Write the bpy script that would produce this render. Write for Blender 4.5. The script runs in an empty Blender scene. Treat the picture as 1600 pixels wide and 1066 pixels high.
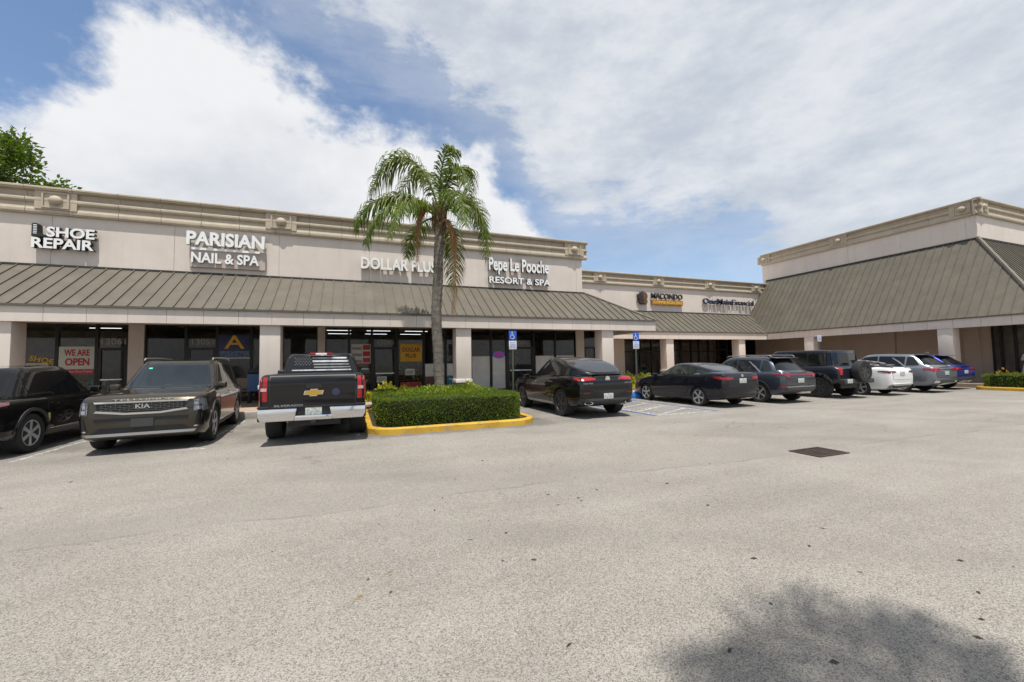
import bpy, bmesh, math, random
from mathutils import Vector, Matrix, noise as mnoise
from mathutils.bvhtree import BVHTree
R = math.radians
random.seed(7)
SC = bpy.context.scene
COL = SC.collection

# ------------------------------------------------------------------ camera, sky, sun, exposure
cd = bpy.data.cameras.new('camera'); cam = bpy.data.objects.new('camera', cd); COL.objects.link(cam)
cd.sensor_fit = 'HORIZONTAL'; cd.sensor_width = 36.0; cd.lens = 647.67/1600*36
cd.clip_start = 0.05; cd.clip_end = 2000
FW = Vector((0.36001704, 0.93151379, 0.05166999)); RT = Vector((0.93293911, -0.35967054, -0.01617798)); UP = Vector((-0.00351417, -0.0540293, 0.99853317))
cam.matrix_world = Matrix(((RT.x, UP.x, -FW.x, 0), (RT.y, UP.y, -FW.y, 0), (RT.z, UP.z, -FW.z, 1.6), (0, 0, 0, 1)))
SC.camera = cam
SC.view_settings.view_transform = 'Standard'; SC.view_settings.look = 'None'
SC.view_settings.gamma = 1.0; SC.view_settings.exposure = 0.32
SC.view_settings.use_curve_mapping = False
SC.cycles.max_bounces = 6; SC.cycles.diffuse_bounces = 3; SC.cycles.glossy_bounces = 3; SC.cycles.transparent_max_bounces = 8
SC.cycles.caustics_reflective = False; SC.cycles.caustics_refractive = False
SUN_EL, SUN_AZ = R(73), R(191)          # azimuth clockwise from +Y: the sun stands behind the camera
S2 = Vector((math.cos(SUN_EL)*math.sin(SUN_AZ), math.cos(SUN_EL)*math.cos(SUN_AZ), math.sin(SUN_EL)))
sl = bpy.data.lights.new('sun', 'SUN'); sl.energy = 4.0; sl.angle = R(0.55); sl.color = (1.0, 0.955, 0.89)
so = bpy.data.objects.new('sun', sl); COL.objects.link(so)
so.rotation_euler = S2.to_track_quat('Z', 'Y').to_euler()

class X:
    """a value socket with arithmetic, for building node graphs"""
    nt = None
    def __init__(s, v): s.v = v
    @staticmethod
    def op(o, *a):
        n = X.nt.nodes.new('ShaderNodeMath'); n.operation = o
        for i, q in enumerate(a):
            q = q.v if isinstance(q, X) else q
            if isinstance(q, (int, float)): n.inputs[i].default_value = q
            else: X.nt.links.new(q, n.inputs[i])
        return X(n.outputs[0])
    def __add__(s, o): return X.op('ADD', s, o)
    def __radd__(s, o): return X.op('ADD', s, o)
    def __sub__(s, o): return X.op('SUBTRACT', s, o)
    def __rsub__(s, o): return X.op('SUBTRACT', o, s)
    def __mul__(s, o): return X.op('MULTIPLY', s, o)
    def __rmul__(s, o): return X.op('MULTIPLY', s, o)
    def __truediv__(s, o): return X.op('DIVIDE', s, o)
def smooth(x, a, b):
    n = X.nt.nodes.new('ShaderNodeMapRange'); n.interpolation_type = 'SMOOTHSTEP'
    X.nt.links.new(x.v, n.inputs[0])
    n.inputs[1].default_value = a; n.inputs[2].default_value = b; n.inputs[3].default_value = 0; n.inputs[4].default_value = 1
    return X(n.outputs[0])
def nz(vec, scale, detail=4, rough=.55, dist=0.0):
    n = X.nt.nodes.new('ShaderNodeTexNoise'); n.inputs['Scale'].default_value = scale; n.inputs['Detail'].default_value = detail
    n.inputs['Roughness'].default_value = rough; n.inputs['Distortion'].default_value = dist
    X.nt.links.new(vec, n.inputs['Vector']); return X(n.outputs[0])
def mapping(vec, scale=(1, 1, 1), rot=(0, 0, 0), loc=(0, 0, 0)):
    n = X.nt.nodes.new('ShaderNodeMapping'); n.inputs['Scale'].default_value = scale; n.inputs['Rotation'].default_value = rot; n.inputs['Location'].default_value = loc
    X.nt.links.new(vec, n.inputs['Vector']); return n.outputs[0]
def mixc(f, a, b, mode='MIX'):
    n = X.nt.nodes.new('ShaderNodeMix'); n.data_type = 'RGBA'; n.blend_type = mode
    for sock, q in ((n.inputs[0], f), (n.inputs[6], a), (n.inputs[7], b)):
        q = q.v if isinstance(q, X) else q
        if isinstance(q, (int, float)): sock.default_value = q
        elif isinstance(q, (tuple, list)): sock.default_value = (*q[:3], 1)
        else: X.nt.links.new(q, sock)
    return n.outputs[2]
def curve(x, pts, x0, x1, y0, y1):
    n = X.nt.nodes.new('ShaderNodeFloatCurve'); c = n.mapping.curves[0]
    pts = [((px-x0)/(x1-x0), (py-y0)/(y1-y0)) for px, py in pts]
    c.points[0].location = pts[0]; c.points[1].location = pts[-1]
    for q in pts[1:-1]: c.points.new(*q)
    n.mapping.update()
    X.nt.links.new(((x-x0)/(x1-x0)).v, n.inputs['Value'])
    return X(n.outputs[0])*(y1-y0)+y0

world = bpy.data.worlds.new('World'); SC.world = world; world.use_nodes = True
world.cycles.sampling_method = 'MANUAL'; world.cycles.sample_map_resolution = 512
def build_sky():
    nt = world.node_tree; nt.nodes.clear(); X.nt = nt
    out = nt.nodes.new('ShaderNodeOutputWorld'); bg = nt.nodes.new('ShaderNodeBackground'); bg.inputs[1].default_value = 0.12
    nt.links.new(bg.outputs[0], out.inputs[0])
    sky = nt.nodes.new('ShaderNodeTexSky'); sky.sky_type = 'NISHITA'; sky.sun_disc = False
    sky.sun_elevation = SUN_EL; sky.sun_rotation = SUN_AZ; sky.air_density = 1.0; sky.dust_density = 0.2; sky.ozone_density = 2.6
    tc = nt.nodes.new('ShaderNodeTexCoord'); d = tc.outputs['Generated']
    sp = nt.nodes.new('ShaderNodeSeparateXYZ'); nt.links.new(d, sp.inputs[0])
    x, y, z = (X(sp.outputs[i]) for i in range(3))
    az = X.op('ARCTAN2', x, y)*57.29578
    el = X.op('ARCSINE', z)*57.29578
    n1 = nz(d, 4.2, 9, .58); n2 = nz(mapping(d, (1, 1, 1.6), loc=(3, 1, 2)), 9, 8, .6)
    cm = nt.nodes.new('ShaderNodeCombineXYZ'); nt.links.new((az*.05).v, cm.inputs[0]); nt.links.new((el*.05).v, cm.inputs[1])
    st = nz(mapping(cm.outputs[0], (1.0, 4.2, 1), (0, 0, R(24))), 1.5, 9, .62, .4)
    st2 = nz(mapping(cm.outputs[0], (1.0, 2.2, 1), (0, 0, R(18)), (5, 2, 0)), 3.2, 9, .66, .3)
    # cumulus bank standing along the horizon
    E = curve(az, [(-180, 16), (-150, 22), (-120, 14), (-95, 20), (-70, 24), (-48, 21), (-36, 24), (-29, 27), (-25.5, 30), (-20, 34), (-16, 35), (-11, 34.5), (-6, 32.8), (4, 31.2), (12.6, 28.8), (18, 26.2), (22, 23.2), (25.5, 18.5), (28, 13), (34, 8), (50, 6.5), (75, 7), (100, 12), (130, 17), (155, 13), (180, 16)], -180, 180, 0, 60)
    cu = (E-el)*.115+(n1-.5)*2.2+(n2-.5)*1.5
    ca = smooth(cu, -.12, .42)
    shade = smooth((E-el)*.045+(nz(mapping(d, (1, 1, 1.5), loc=(.3, .8, .1)), 3.4, 7, .6)-.5)*2.8, .05, 1.3)
    cucol = mixc(shade, (6.0, 6.06, 6.15), (4.35, 4.55, 4.9))
    # thin high cloud
    V = curve(az, [(-180, 34), (-120, 30), (-80, 34), (-50, 40), (-20, 43), (-8, 41), (-2, 39), (4, 37), (12.7, 33.8), (18, 31), (22, 27.5), (25, 22), (30, 18), (38, 17.5), (46, 17), (51, 15), (55, 10), (60, 3), (80, 1), (110, 10), (140, 24), (180, 34)], -180, 180, 0, 60)
    n3 = nz(mapping(d, (1, 1, 1.7), loc=(7, 2, 5)), 13, 9, .62)
    vd = (el-V)*.125+(st-.5)*1.5+(st2-.5)*1.5+(n3-.5)*1.5+.10
    va = X.op('MAXIMUM', smooth(vd, -.35, .8), smooth((el-V+8)*.11+(st-.5)*1.6+(st2-.5)*.8, -.3, 1.1)*.42)
    vcol = mixc(smooth(nz(mapping(cm.outputs[0], (1, 2.5, 1), (0, 0, R(20)), (1, 7, 0)), 1.3, 8, .62)*.7+n3*.3, .34, .66), (5.5, 5.62, 5.82), (3.75, 4.12, 4.6))
    hz = smooth(el, 26, -2)
    base = mixc(.06, sky.outputs[0], (3.2, 4.4, 6.2))
    base = mixc(hz*.12, base, (4.0, 4.8, 5.8))
    c = mixc(va*.93, base, vcol)
    c = mixc(ca*.97, c, cucol)
    nt.links.new(c, bg.inputs[0])
build_sky()

# ------------------------------------------------------------------ materials
MATS = {}
def new_mat(name):
    m = bpy.data.materials.new(name); m.use_nodes = True; X.nt = m.node_tree
    b = m.node_tree.nodes['Principled BSDF']; MATS[name] = m
    return m, b
def setc(b, key, v):
    b.inputs[key].default_value = (*v, 1) if isinstance(v, (tuple, list)) else v
def mat(name, col, rough=.6, metal=0., var=.12, scale=3., bump=0., bscale=60., coat=0., spec=.5, fine=0., coord='Object', streak=0.):
    if name in MATS: return MATS[name]
    m, b = new_mat(name)
    setc(b, 'Roughness', rough); setc(b, 'Metallic', metal); setc(b, 'Coat Weight', coat); setc(b, 'Coat Roughness', .02); setc(b, 'Coat IOR', 1.45); setc(b, 'Specular IOR Level', spec)
    tc = X.nt.nodes.new('ShaderNodeTexCoord'); v = tc.outputs[coord]
    if var > 0:
        n = nz(v, scale, 6, .6)
        f = smooth(n, .25, .75)
        lo = tuple(c*(1-var) for c in col); hi = tuple(min(1, c*(1+var*.7)) for c in col)
        c = mixc(f, lo, hi)
        if fine > 0:
            c = mixc(smooth(nz(v, bscale, 3, .6), .3, .7)*fine, c, tuple(q*.55 for q in col))
        X.nt.links.new(c, b.inputs['Base Color'])
    else: setc(b, 'Base Color', col)
    if streak > 0:
        oi = X.nt.nodes.new('ShaderNodeObjectInfo'); ge = X.nt.nodes.new('ShaderNodeNewGeometry')
        sn = smooth(nz(mapping(ge.outputs['Position'], (2.2, 2.2, .16)), 1.6, 7, .65), .46, .72)
        c = mixc(sn*streak, c, tuple(q*.52 for q in col)); rv = X(oi.outputs['Random'])
        c = mixc(smooth(rv, .0, 1.)*streak*.8, c, tuple(q*.80 for q in col)); X.nt.links.new(c, b.inputs['Base Color'])
    if bump > 0:
        bn = X.nt.nodes.new('ShaderNodeBump'); bn.inputs['Strength'].default_value = bump; bn.inputs['Distance'].default_value = .01
        X.nt.links.new(nz(v, bscale, 4, .6).v, bn.inputs['Height']); X.nt.links.new(bn.outputs[0], b.inputs['Normal'])
    return m
def emit(name, col, s):
    m, b = new_mat(name); setc(b, 'Base Color', col); setc(b, 'Emission Color', col); setc(b, 'Emission Strength', s); return m
def leafmat(name, c0, c1, scale=2.5, trans=.35):
    m, b = new_mat(name); nt = m.node_tree
    tc = nt.nodes.new('ShaderNodeTexCoord'); geo = nt.nodes.new('ShaderNodeNewGeometry')
    f = smooth(nz(tc.outputs['Object'], scale, 5, .7)*.6+X(geo.outputs['Random Per Island'])*.4, .25, .72)
    c = mixc(smooth(X(geo.outputs['Random Per Island']), .955, .965), mixc(f, c0, c1), (.20, .12, .05)); nt.links.new(c, b.inputs['Base Color']); setc(b, 'Roughness', .45); setc(b, 'Specular IOR Level', .35)
    tr = nt.nodes.new('ShaderNodeBsdfTranslucent'); nt.links.new(mixc(.5, c, (c1[0]*1.3, c1[1]*1.3, c1[2]*.7)), tr.inputs[0])
    mx = nt.nodes.new('ShaderNodeMixShader'); mx.inputs[0].default_value = trans
    nt.links.new(b.outputs[0], mx.inputs[1]); nt.links.new(tr.outputs[0], mx.inputs[2]); nt.links.new(mx.outputs[0], nt.nodes['Material Output'].inputs[0])
    return m
def glassmat(name, tint=(.3, .32, .32), ior=1.5):
    m, b = new_mat(name); nt = m.node_tree; nt.nodes.remove(b)
    t = nt.nodes.new('ShaderNodeBsdfTransparent'); t.inputs[0].default_value = (*tint, 1)
    g = nt.nodes.new('ShaderNodeBsdfGlossy'); g.inputs['Roughness'].default_value = .01
    fr = nt.nodes.new('ShaderNodeFresnel'); fr.inputs[0].default_value = ior
    mx = nt.nodes.new('ShaderNodeMixShader'); nt.links.new(fr.outputs[0], mx.inputs[0])
    nt.links.new(t.outputs[0], mx.inputs[1]); nt.links.new(g.outputs[0], mx.inputs[2]); nt.links.new(mx.outputs[0], nt.nodes['Material Output'].inputs[0])
    return m

# ------------------------------------------------------------------ mesh helpers
class MB:
    def __init__(s): s.v = []; s.f = []
    def quad(s, *p):
        i = len(s.v); s.v += [tuple(q) for q in p]; s.f.append(tuple(range(i, i+len(p)))); return s
    def box(s, x0, x1, y0, y1, z0, z1):
        i = len(s.v)
        s.v += [(x0, y0, z0), (x1, y0, z0), (x1, y1, z0), (x0, y1, z0), (x0, y0, z1), (x1, y0, z1), (x1, y1, z1), (x0, y1, z1)]
        s.f += [(i, i+3, i+2, i+1), (i+4, i+5, i+6, i+7), (i, i+1, i+5, i+4), (i+1, i+2, i+6, i+5), (i+2, i+3, i+7, i+6), (i+3, i, i+4, i+7)]; return s
    def prism(s, poly, fa, fb):
        """poly of (u,v); fa/fb map (u,v) to the two end points"""
        i = len(s.v); n = len(poly)
        s.v += [tuple(fa(*q)) for q in poly]+[tuple(fb(*q)) for q in poly]
        s.f.append(tuple(range(i+n-1, i-1, -1))); s.f.append(tuple(range(i+n, i+2*n)))
        s.f += [(i+k, i+(k+1) % n, i+n+(k+1) % n, i+n+k) for k in range(n)]; return s
    def rings(s, rings, closed=True, cap=True):
        i = len(s.v); n = len(rings[0])
        for r in rings: s.v += [tuple(p) for p in r]
        for a in range(len(rings)-1):
            for k in range(n if closed else n-1):
                k2 = (k+1) % n
                s.f.append((i+a*n+k, i+a*n+k2, i+(a+1)*n+k2, i+(a+1)*n+k))
        if cap:
            s.f.append(tuple(range(i+n-1, i-1, -1))); e = i+(len(rings)-1)*n; s.f.append(tuple(range(e, e+n)))
        return s
    def tube(s, pts, rad, n=8, cap=True):
        pts = [Vector(p) for p in pts]; rr = rad if isinstance(rad, (list, tuple)) else [rad]*len(pts)
        rings = []; ref = Vector((0, 0, 1))
        for k, p in enumerate(pts):
            t = (pts[min(k+1, len(pts)-1)]-pts[max(k-1, 0)]).normalized()
            if abs(t.dot(ref)) > .95: ref = Vector((1, 0, 0))
            a = t.cross(ref).normalized(); b = a.cross(t)
            rings.append([p+(a*math.cos(2*math.pi*j/n)+b*math.sin(2*math.pi*j/n))*rr[k] for j in range(n)])
        return s.rings(rings, True, cap)
    def lathe(s, prof, n=24, axis='z', c=(0, 0, 0)):
        rings = []
        for r, h in prof:
            ring = []
            for j in range(n):
                a = 2*math.pi*j/n
                p = (r*math.cos(a), r*math.sin(a), h) if axis == 'z' else ((r*math.cos(a), h, -r*math.sin(a)) if axis == 'y' else (h, r*math.cos(a), r*math.sin(a)))
                ring.append((p[0]+c[0], p[1]+c[1], p[2]+c[2]))
            rings.append(ring)
        return s.rings(rings)
    def mesh(s, name, smooth_angle=None):
        me = bpy.data.meshes.new(name); me.from_pydata(s.v, [], s.f); me.update()
        fix(me)
        if smooth_angle: shade(me, smooth_angle)
        return me
def fix(me):
    bm = bmesh.new(); bm.from_mesh(me); bmesh.ops.recalc_face_normals(bm, faces=bm.faces); bm.to_mesh(me); bm.free()
def shade(me, ang=35):
    me.shade_smooth(); me.set_sharp_from_angle(angle=R(ang))
def link(name, data, m=None, parent=None, loc=(0, 0, 0), rot=(0, 0, 0)):
    o = bpy.data.objects.new(name, data); COL.objects.link(o); o.location = loc; o.rotation_euler = rot
    if parent is not None: o.parent = parent
    if m is not None and data is not None and not data.materials: data.materials.append(m)
    return o
def part(name, mb, m, parent, sm=None, loc=(0, 0, 0), rot=(0, 0, 0)):
    return link(name, mb.mesh(name, sm) if isinstance(mb, MB) else mb, m, parent, loc, rot)
def tag(o, label, cat, group=None):
    o['label'] = label; o['category'] = cat
    if group: o['group'] = group
    return o
def thing(name, label, cat, loc=(0, 0, 0), rotz=0., group=None):
    o = link(name, None, None, None, loc, (0, 0, rotz)); o.empty_display_size = .2
    return tag(o, label, cat, group)
def struct(name, mb, m, sm=None):
    o = part(name, mb, m, None, sm); o['kind'] = 'structure'; return o
def bevel(me, w, seg=2, ang=30):
    bm = bmesh.new(); bm.from_mesh(me)
    es = [e for e in bm.edges if len(e.link_faces) == 2 and e.calc_face_angle(0) > R(ang)]
    bmesh.ops.bevel(bm, geom=es, offset=w, segments=seg, affect='EDGES', profile=.6, clamp_overlap=True)
    bm.to_mesh(me); bm.free(); return me
def rbox(x0, x1, y0, y1, z0, z1, w=.01, seg=2, name='box'):
    me = MB().box(x0, x1, y0, y1, z0, z1).mesh(name); bevel(me, w, seg); shade(me, 40); return me
_fc = {}
def text_mesh(txt, width=None, height=.3, depth=.02, bold=0., face=None, side=None, split=False):
    """lettering in the XZ plane facing -Y, left/bottom at the origin; a mesh, or a list of meshes one per letter"""
    cu = bpy.data.curves.new('lettering', 'FONT'); cu.body = txt; cu.size = 1.0; cu.extrude = .5; cu.offset = bold; cu.resolution_u = 3
    o = bpy.data.objects.new('lettering', cu); COL.objects.link(o)
    dg = bpy.context.evaluated_depsgraph_get(); me = bpy.data.meshes.new_from_object(o.evaluated_get(dg))
    bpy.data.objects.remove(o); bpy.data.curves.remove(cu)
    bm = bmesh.new(); bm.from_mesh(me); bmesh.ops.remove_doubles(bm, verts=bm.verts, dist=1e-5)
    xs = [v.co.x for v in bm.verts]; ys = [v.co.y for v in bm.verts]
    x0, x1, y0, y1 = min(xs), max(xs), min(ys), max(ys)
    cap = height/(y1-y0); sx = (width/(x1-x0)) if width else cap
    for v in bm.verts:
        x, y, z = v.co; v.co = ((x-x0)*sx, -z*depth, (y-y0)*cap)
    bmesh.ops.recalc_face_normals(bm, faces=bm.faces)
    bm.normal_update()
    for f in bm.faces: f.material_index = 0 if f.normal.y < -.7 else 1
    bm.verts.index_update(); bm.to_mesh(me); me.materials.clear()
    me.materials.append(face); me.materials.append(side or face)
    if not split: bm.free(); return me
    # islands grouped by overlap in x
    seen = set(); isl = []
    for v in bm.verts:
        if v.index in seen: continue
        st = [v]; seen.add(v.index); g = []
        while st:
            q = st.pop(); g.append(q)
            for e in q.link_edges:
                w = e.other_vert(q)
                if w.index not in seen: seen.add(w.index); st.append(w)
        isl.append([min(q.co.x for q in g), max(q.co.x for q in g), {q.index for q in g}])
    isl.sort(key=lambda q: q[0]); gr = []
    for a in isl:
        if gr and a[0] < gr[-1][1]-.35*min(a[1]-a[0], gr[-1][1]-gr[-1][0]): gr[-1][1] = max(gr[-1][1], a[1]); gr[-1][2] |= a[2]
        else: gr.append(a)
    res = []
    for a, b, ids in gr:
        b2 = bm.copy(); b2.verts.ensure_lookup_table()
        bmesh.ops.delete(b2, geom=[v for v in b2.verts if v.index not in ids], context='VERTS')
        m2 = bpy.data.meshes.new('letter'); b2.to_mesh(m2); b2.free()
        m2.materials.append(face); m2.materials.append(side or face); res.append(m2)
    bm.free(); bpy.data.meshes.remove(me); return res
# ------------------------------------------------------------------ material palette of the place
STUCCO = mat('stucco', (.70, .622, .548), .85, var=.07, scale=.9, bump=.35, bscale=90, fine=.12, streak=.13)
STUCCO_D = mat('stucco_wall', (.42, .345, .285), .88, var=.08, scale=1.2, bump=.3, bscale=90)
TRIM = mat('cornice_paint', (.47, .40, .30), .7, var=.1, scale=2., streak=.25)
ROOFM = mat('roof_metal', (.128, .113, .085), .55, .1, var=.16, scale=1.3, fine=.12, bscale=25, streak=.42)
FLASH = mat('dark_flashing', (.03, .028, .025), .6)
FRAME = mat('bronze_frame', (.022, .019, .017), .4, .4)
BASEM = mat('terracotta_base', (.25, .12, .085), .8)
WHITE = mat('white_paint', (.78, .77, .74), .55, var=.05)
LETW = mat('white_letter_face', (.84, .84, .82), .35, var=0)
LETS = mat('black_letter_side', (.015, .015, .016), .5, var=0)
CONC = mat('walk_paving', (.42, .32, .25), .85, var=.14, scale=1.5, bump=.2)
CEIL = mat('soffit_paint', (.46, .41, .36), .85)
DARKIN = mat('shop_interior', (.26, .23, .18), .8, var=.2)
GLASS = glassmat('shop_glass', (.95, .96, .95), 1.36)
FILM = mat('frosted_film', (.78, .79, .74), .5, var=.1)
BLK = mat('black_plastic', (.014, .014, .015), .5, var=.1)

SEAM0, SEAM1 = 5.05, -.02
def asphalt():
    m, b = new_mat('bleached_asphalt'); nt = m.node_tree
    tc = nt.nodes.new('ShaderNodeTexCoord'); v = tc.outputs['Object']
    def vor(scale):
        n = nt.nodes.new('ShaderNodeTexVoronoi'); n.inputs['Scale'].default_value = scale; nt.links.new(v, n.inputs['Vector']); return n
    agg = vor(165.); sp = nt.nodes.new('ShaderNodeSeparateColor'); nt.links.new(agg.outputs['Color'], sp.inputs[0])
    ag2 = vor(95.); sp2 = nt.nodes.new('ShaderNodeSeparateColor'); nt.links.new(ag2.outputs['Color'], sp2.inputs[0])
    big = smooth(nz(v, .22, 6, .6), .36, .64); mid = smooth(nz(v, .9, 6, .62), .3, .7)
    trk = smooth(nz(mapping(v, (.10, 1.0, 1), (0, 0, R(-7))), 1.1, 5, .6), .34, .68)
    c = mixc(big, (.315, .292, .257), (.232, .215, .19))
    c = mixc(trk*.6, c, (.365, .342, .308))
    c = mixc(mid*.35, c, (.245, .222, .19))
    stone = X(sp.outputs[0])
    c = mixc(smooth(stone, .60, .98)*.42, c, (.52, .485, .43))
    c = mixc(smooth(stone, .42, .04)*.74, c, (.085, .078, .068))
    c = mixc(smooth(X(sp2.outputs[1]), .86, .97)*.55, c, (.12, .105, .09))
    # tar-dark worn patches and drips with a shape of their own
    dr = smooth(nz(v, 2.3, 8, .72), .655, .74); c = mixc(dr*.42, c, (.14, .125, .11))
    sx = nt.nodes.new('ShaderNodeSeparateXYZ'); nt.links.new(v, sx.inputs[0]); x, y = X(sx.outputs[0]), X(sx.outputs[1])
    stall = smooth(y+(nz(v, .8, 5)-.5)*1.2, 9.6, 10.6)*smooth(nz(v, .75, 6, .65), .40, .62)
    c = mixc(stall*.6, c, (.14, .13, .118))
    # dark damp margin along the planted island
    dx = X.op('MAXIMUM', X.op('ABSOLUTE', x-2.55)-2.15, 0.); dy = X.op('MAXIMUM', 9.85-y, 0.)
    dd = X.op('SQRT', dx*dx+dy*dy)+(nz(v, 2.2, 6, .65)-.5)*1.1
    c = mixc(smooth(dd, .55, .05)*smooth(y, 8.6, 9.2)*.62, c, (.115, .108, .10))
    # seam of the older overlay across the lane
    cv = y-SEAM0-x*SEAM1+(nz(v, .35, 6, .55)-.5)*.8
    c = mixc(smooth(cv, -.02, .06)*smooth(cv, 1.1, .05)*.28, c, (.20, .185, .165))
    c = mixc(smooth(X.op('ABSOLUTE', cv), .045, .0)*.5*smooth(nz(v, .8, 3), .35, .6), c, (.13, .12, .105))
    # tyre-polished arcs
    rr = X.op('SQRT', (x+9.)*(x+9.)+(y+16.)*(y+16.)); tw = X.op('SINE', rr*3.4+nz(v, .3, 4)*2.)
    c = mixc(smooth(tw, .45, 1.)*.36*smooth(nz(v, .25, 4), .42, .6), c, (.19, .175, .155))
    # hairline cracks
    vc = nt.nodes.new('ShaderNodeTexVoronoi'); vc.feature = 'DISTANCE_TO_EDGE'; vc.inputs['Scale'].default_value = .36
    wv = nt.nodes.new('ShaderNodeVectorMath'); wv.operation = 'MULTIPLY_ADD'; nn = nt.nodes.new('ShaderNodeTexNoise'); nn.inputs['Scale'].default_value = 1.4; nn.inputs['Detail'].default_value = 6
    nt.links.new(v, nn.inputs['Vector']); nt.links.new(nn.outputs[1], wv.inputs[0]); wv.inputs[1].default_value = (.9, .9, 0); nt.links.new(v, wv.inputs[2]); nt.links.new(wv.outputs[0], vc.inputs['Vector'])
    c = mixc(smooth(X(vc.outputs[0]), .008, .0)*.5*smooth(nz(v, .22, 3), .50, .62), c, (.13, .115, .1))
    nt.links.new(c, b.inputs['Base Color']); setc(b, 'Roughness', .88); setc(b, 'Specular IOR Level', .25)
    bn = nt.nodes.new('ShaderNodeBump'); bn.inputs['Strength'].default_value = .55; bn.inputs['Distance'].default_value = .006
    nt.links.new((X(agg.outputs[0])*1.0+nz(v, 30, 3)*.6).v, bn.inputs['Height']); nt.links.new(bn.outputs[0], b.inputs['Normal'])
    return m
ASPH = asphalt()
def worn_paint(name, col, wear=.5, lo=.36, hi=.62):
    m, b = new_mat(name); nt = m.node_tree; tc = nt.nodes.new('ShaderNodeTexCoord'); v = tc.outputs['Object']
    n = nz(v, 9, 7, .7); t = nt.nodes.new('ShaderNodeBsdfTransparent'); mx = nt.nodes.new('ShaderNodeMixShader')
    setc(b, 'Base Color', col); setc(b, 'Roughness', .75)
    nt.links.new((smooth(n, lo, hi)*wear+(1-wear)).v, mx.inputs[0]); nt.links.new(t.outputs[0], mx.inputs[1]); nt.links.new(b.outputs[0], mx.inputs[2])
    nt.links.new(mx.outputs[0], nt.nodes['Material Output'].inputs[0]); return m
LINEW = worn_paint('worn_white_line', (.60, .59, .56), .9, .40, .66); LINEB = worn_paint('worn_blue_line', (.07, .14, .40), .8, .36, .58); HATCHG = worn_paint('faded_grey_paint', (.36, .355, .345), .95, .42, .75)
def kerb_yellow():
    m, b = new_mat('yellow_kerb_paint'); nt = m.node_tree; v = nt.nodes.new('ShaderNodeTexCoord').outputs['Object']
    c = mixc(smooth(nz(v, 2.5, 6, .65), .35, .7), (.58, .35, .03), (.43, .25, .025))
    c = mixc(smooth(nz(v, 5, 8, .72), .56, .66)*.8, c, (.30, .26, .21)); c = mixc(smooth(nz(mapping(v, (1, 1, 3), loc=(4, 1, 2)), 3, 7, .7), .57, .68)*.6, c, (.09, .075, .05)); nt.links.new(c, b.inputs['Base Color']); setc(b, 'Roughness', .7)
    return m
KERBY = kerb_yellow()

# ------------------------------------------------------------------ ground
ground = struct('parking_lot', MB().quad((-300, -300, 0), (300, -300, 0), (300, 300, 0), (-300, 300, 0)), ASPH)
def line(x0, y0, x1, y1, w, m, name, z=.004):
    d = Vector((x1-x0, y1-y0, 0)); n = Vector((-d.y, d.x, 0)).normalized()*w/2
    a, b = Vector((x0, y0, z)), Vector((x1, y1, z))
    return part(name, MB().quad(a-n, b-n, b+n, a+n), m, ground)
for x in (-11.0, -8.3, -5.55, -2.95, .12): line(x, 10.0, x, 14.4, .10, LINEW, 'stall_line')
for x in (13.6, 16.6, 19.45, 22.15, 24.85): line(x, 9.9, x, 14.4, .10, LINEW, 'stall_line')
line(-3.2, 9.93, -2.7, 9.90, .08, LINEW, 'stall_line')
# access aisle beside the accessible stall
ax0, ax1, ay0, ay1 = 8.15, 10.15, 9.75, 14.3
part('aisle_wash', MB().quad((ax0, ay0, .004), (ax1+.4, ay0, .004), (ax1+.4, ay1, .004), (ax0, ay1, .004)), HATCHG, ground)
for x, mm in ((ax0, LINEB), (ax1+.35, LINEB), (ax0+.16, LINEW), (ax1+.15, LINEW)): line(x, ay0, x, ay1, .12, mm, 'aisle_line', .008)
for k in range(5): line(ax0+.25, 9.85+k*.95, ax1+.05, 10.75+k*.95, .14, LINEW, 'aisle_hatch', .012)
line(ax0+.1, ay0, ax1+.2, ay0, .12, LINEW, 'aisle_line', .0085)

def paver_walk(name, x0, x1, y0, y1, z, m):
    o = struct(name, MB().box(x0, x1, y0+.16, y1, -.05, z), m)
    k = MB()
    n = max(1, int((x1-x0)/3.0)) if (x1-x0) > (y1-y0) else 0
    for i in range(n):
        a = x0+(x1-x0)*i/n; b = x0+(x1-x0)*(i+1)/n
        part('kerb_stone', rbox(a+.004, b-.004, y0, y0+.155, -.05, z+.003, .02), mat('kerb_concrete', (.42, .39, .35), .85, var=.15), o)
    return o
paver_walk('walkway', -18, 13.2, 14.9, 27, .2, CONC)
paver_walk('walkway', 13.21, 28.4, 15.4, 32, .195, CONC)
paver_walk('walkway', 28.41, 45, 6.2, 32, .19, CONC)

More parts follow.
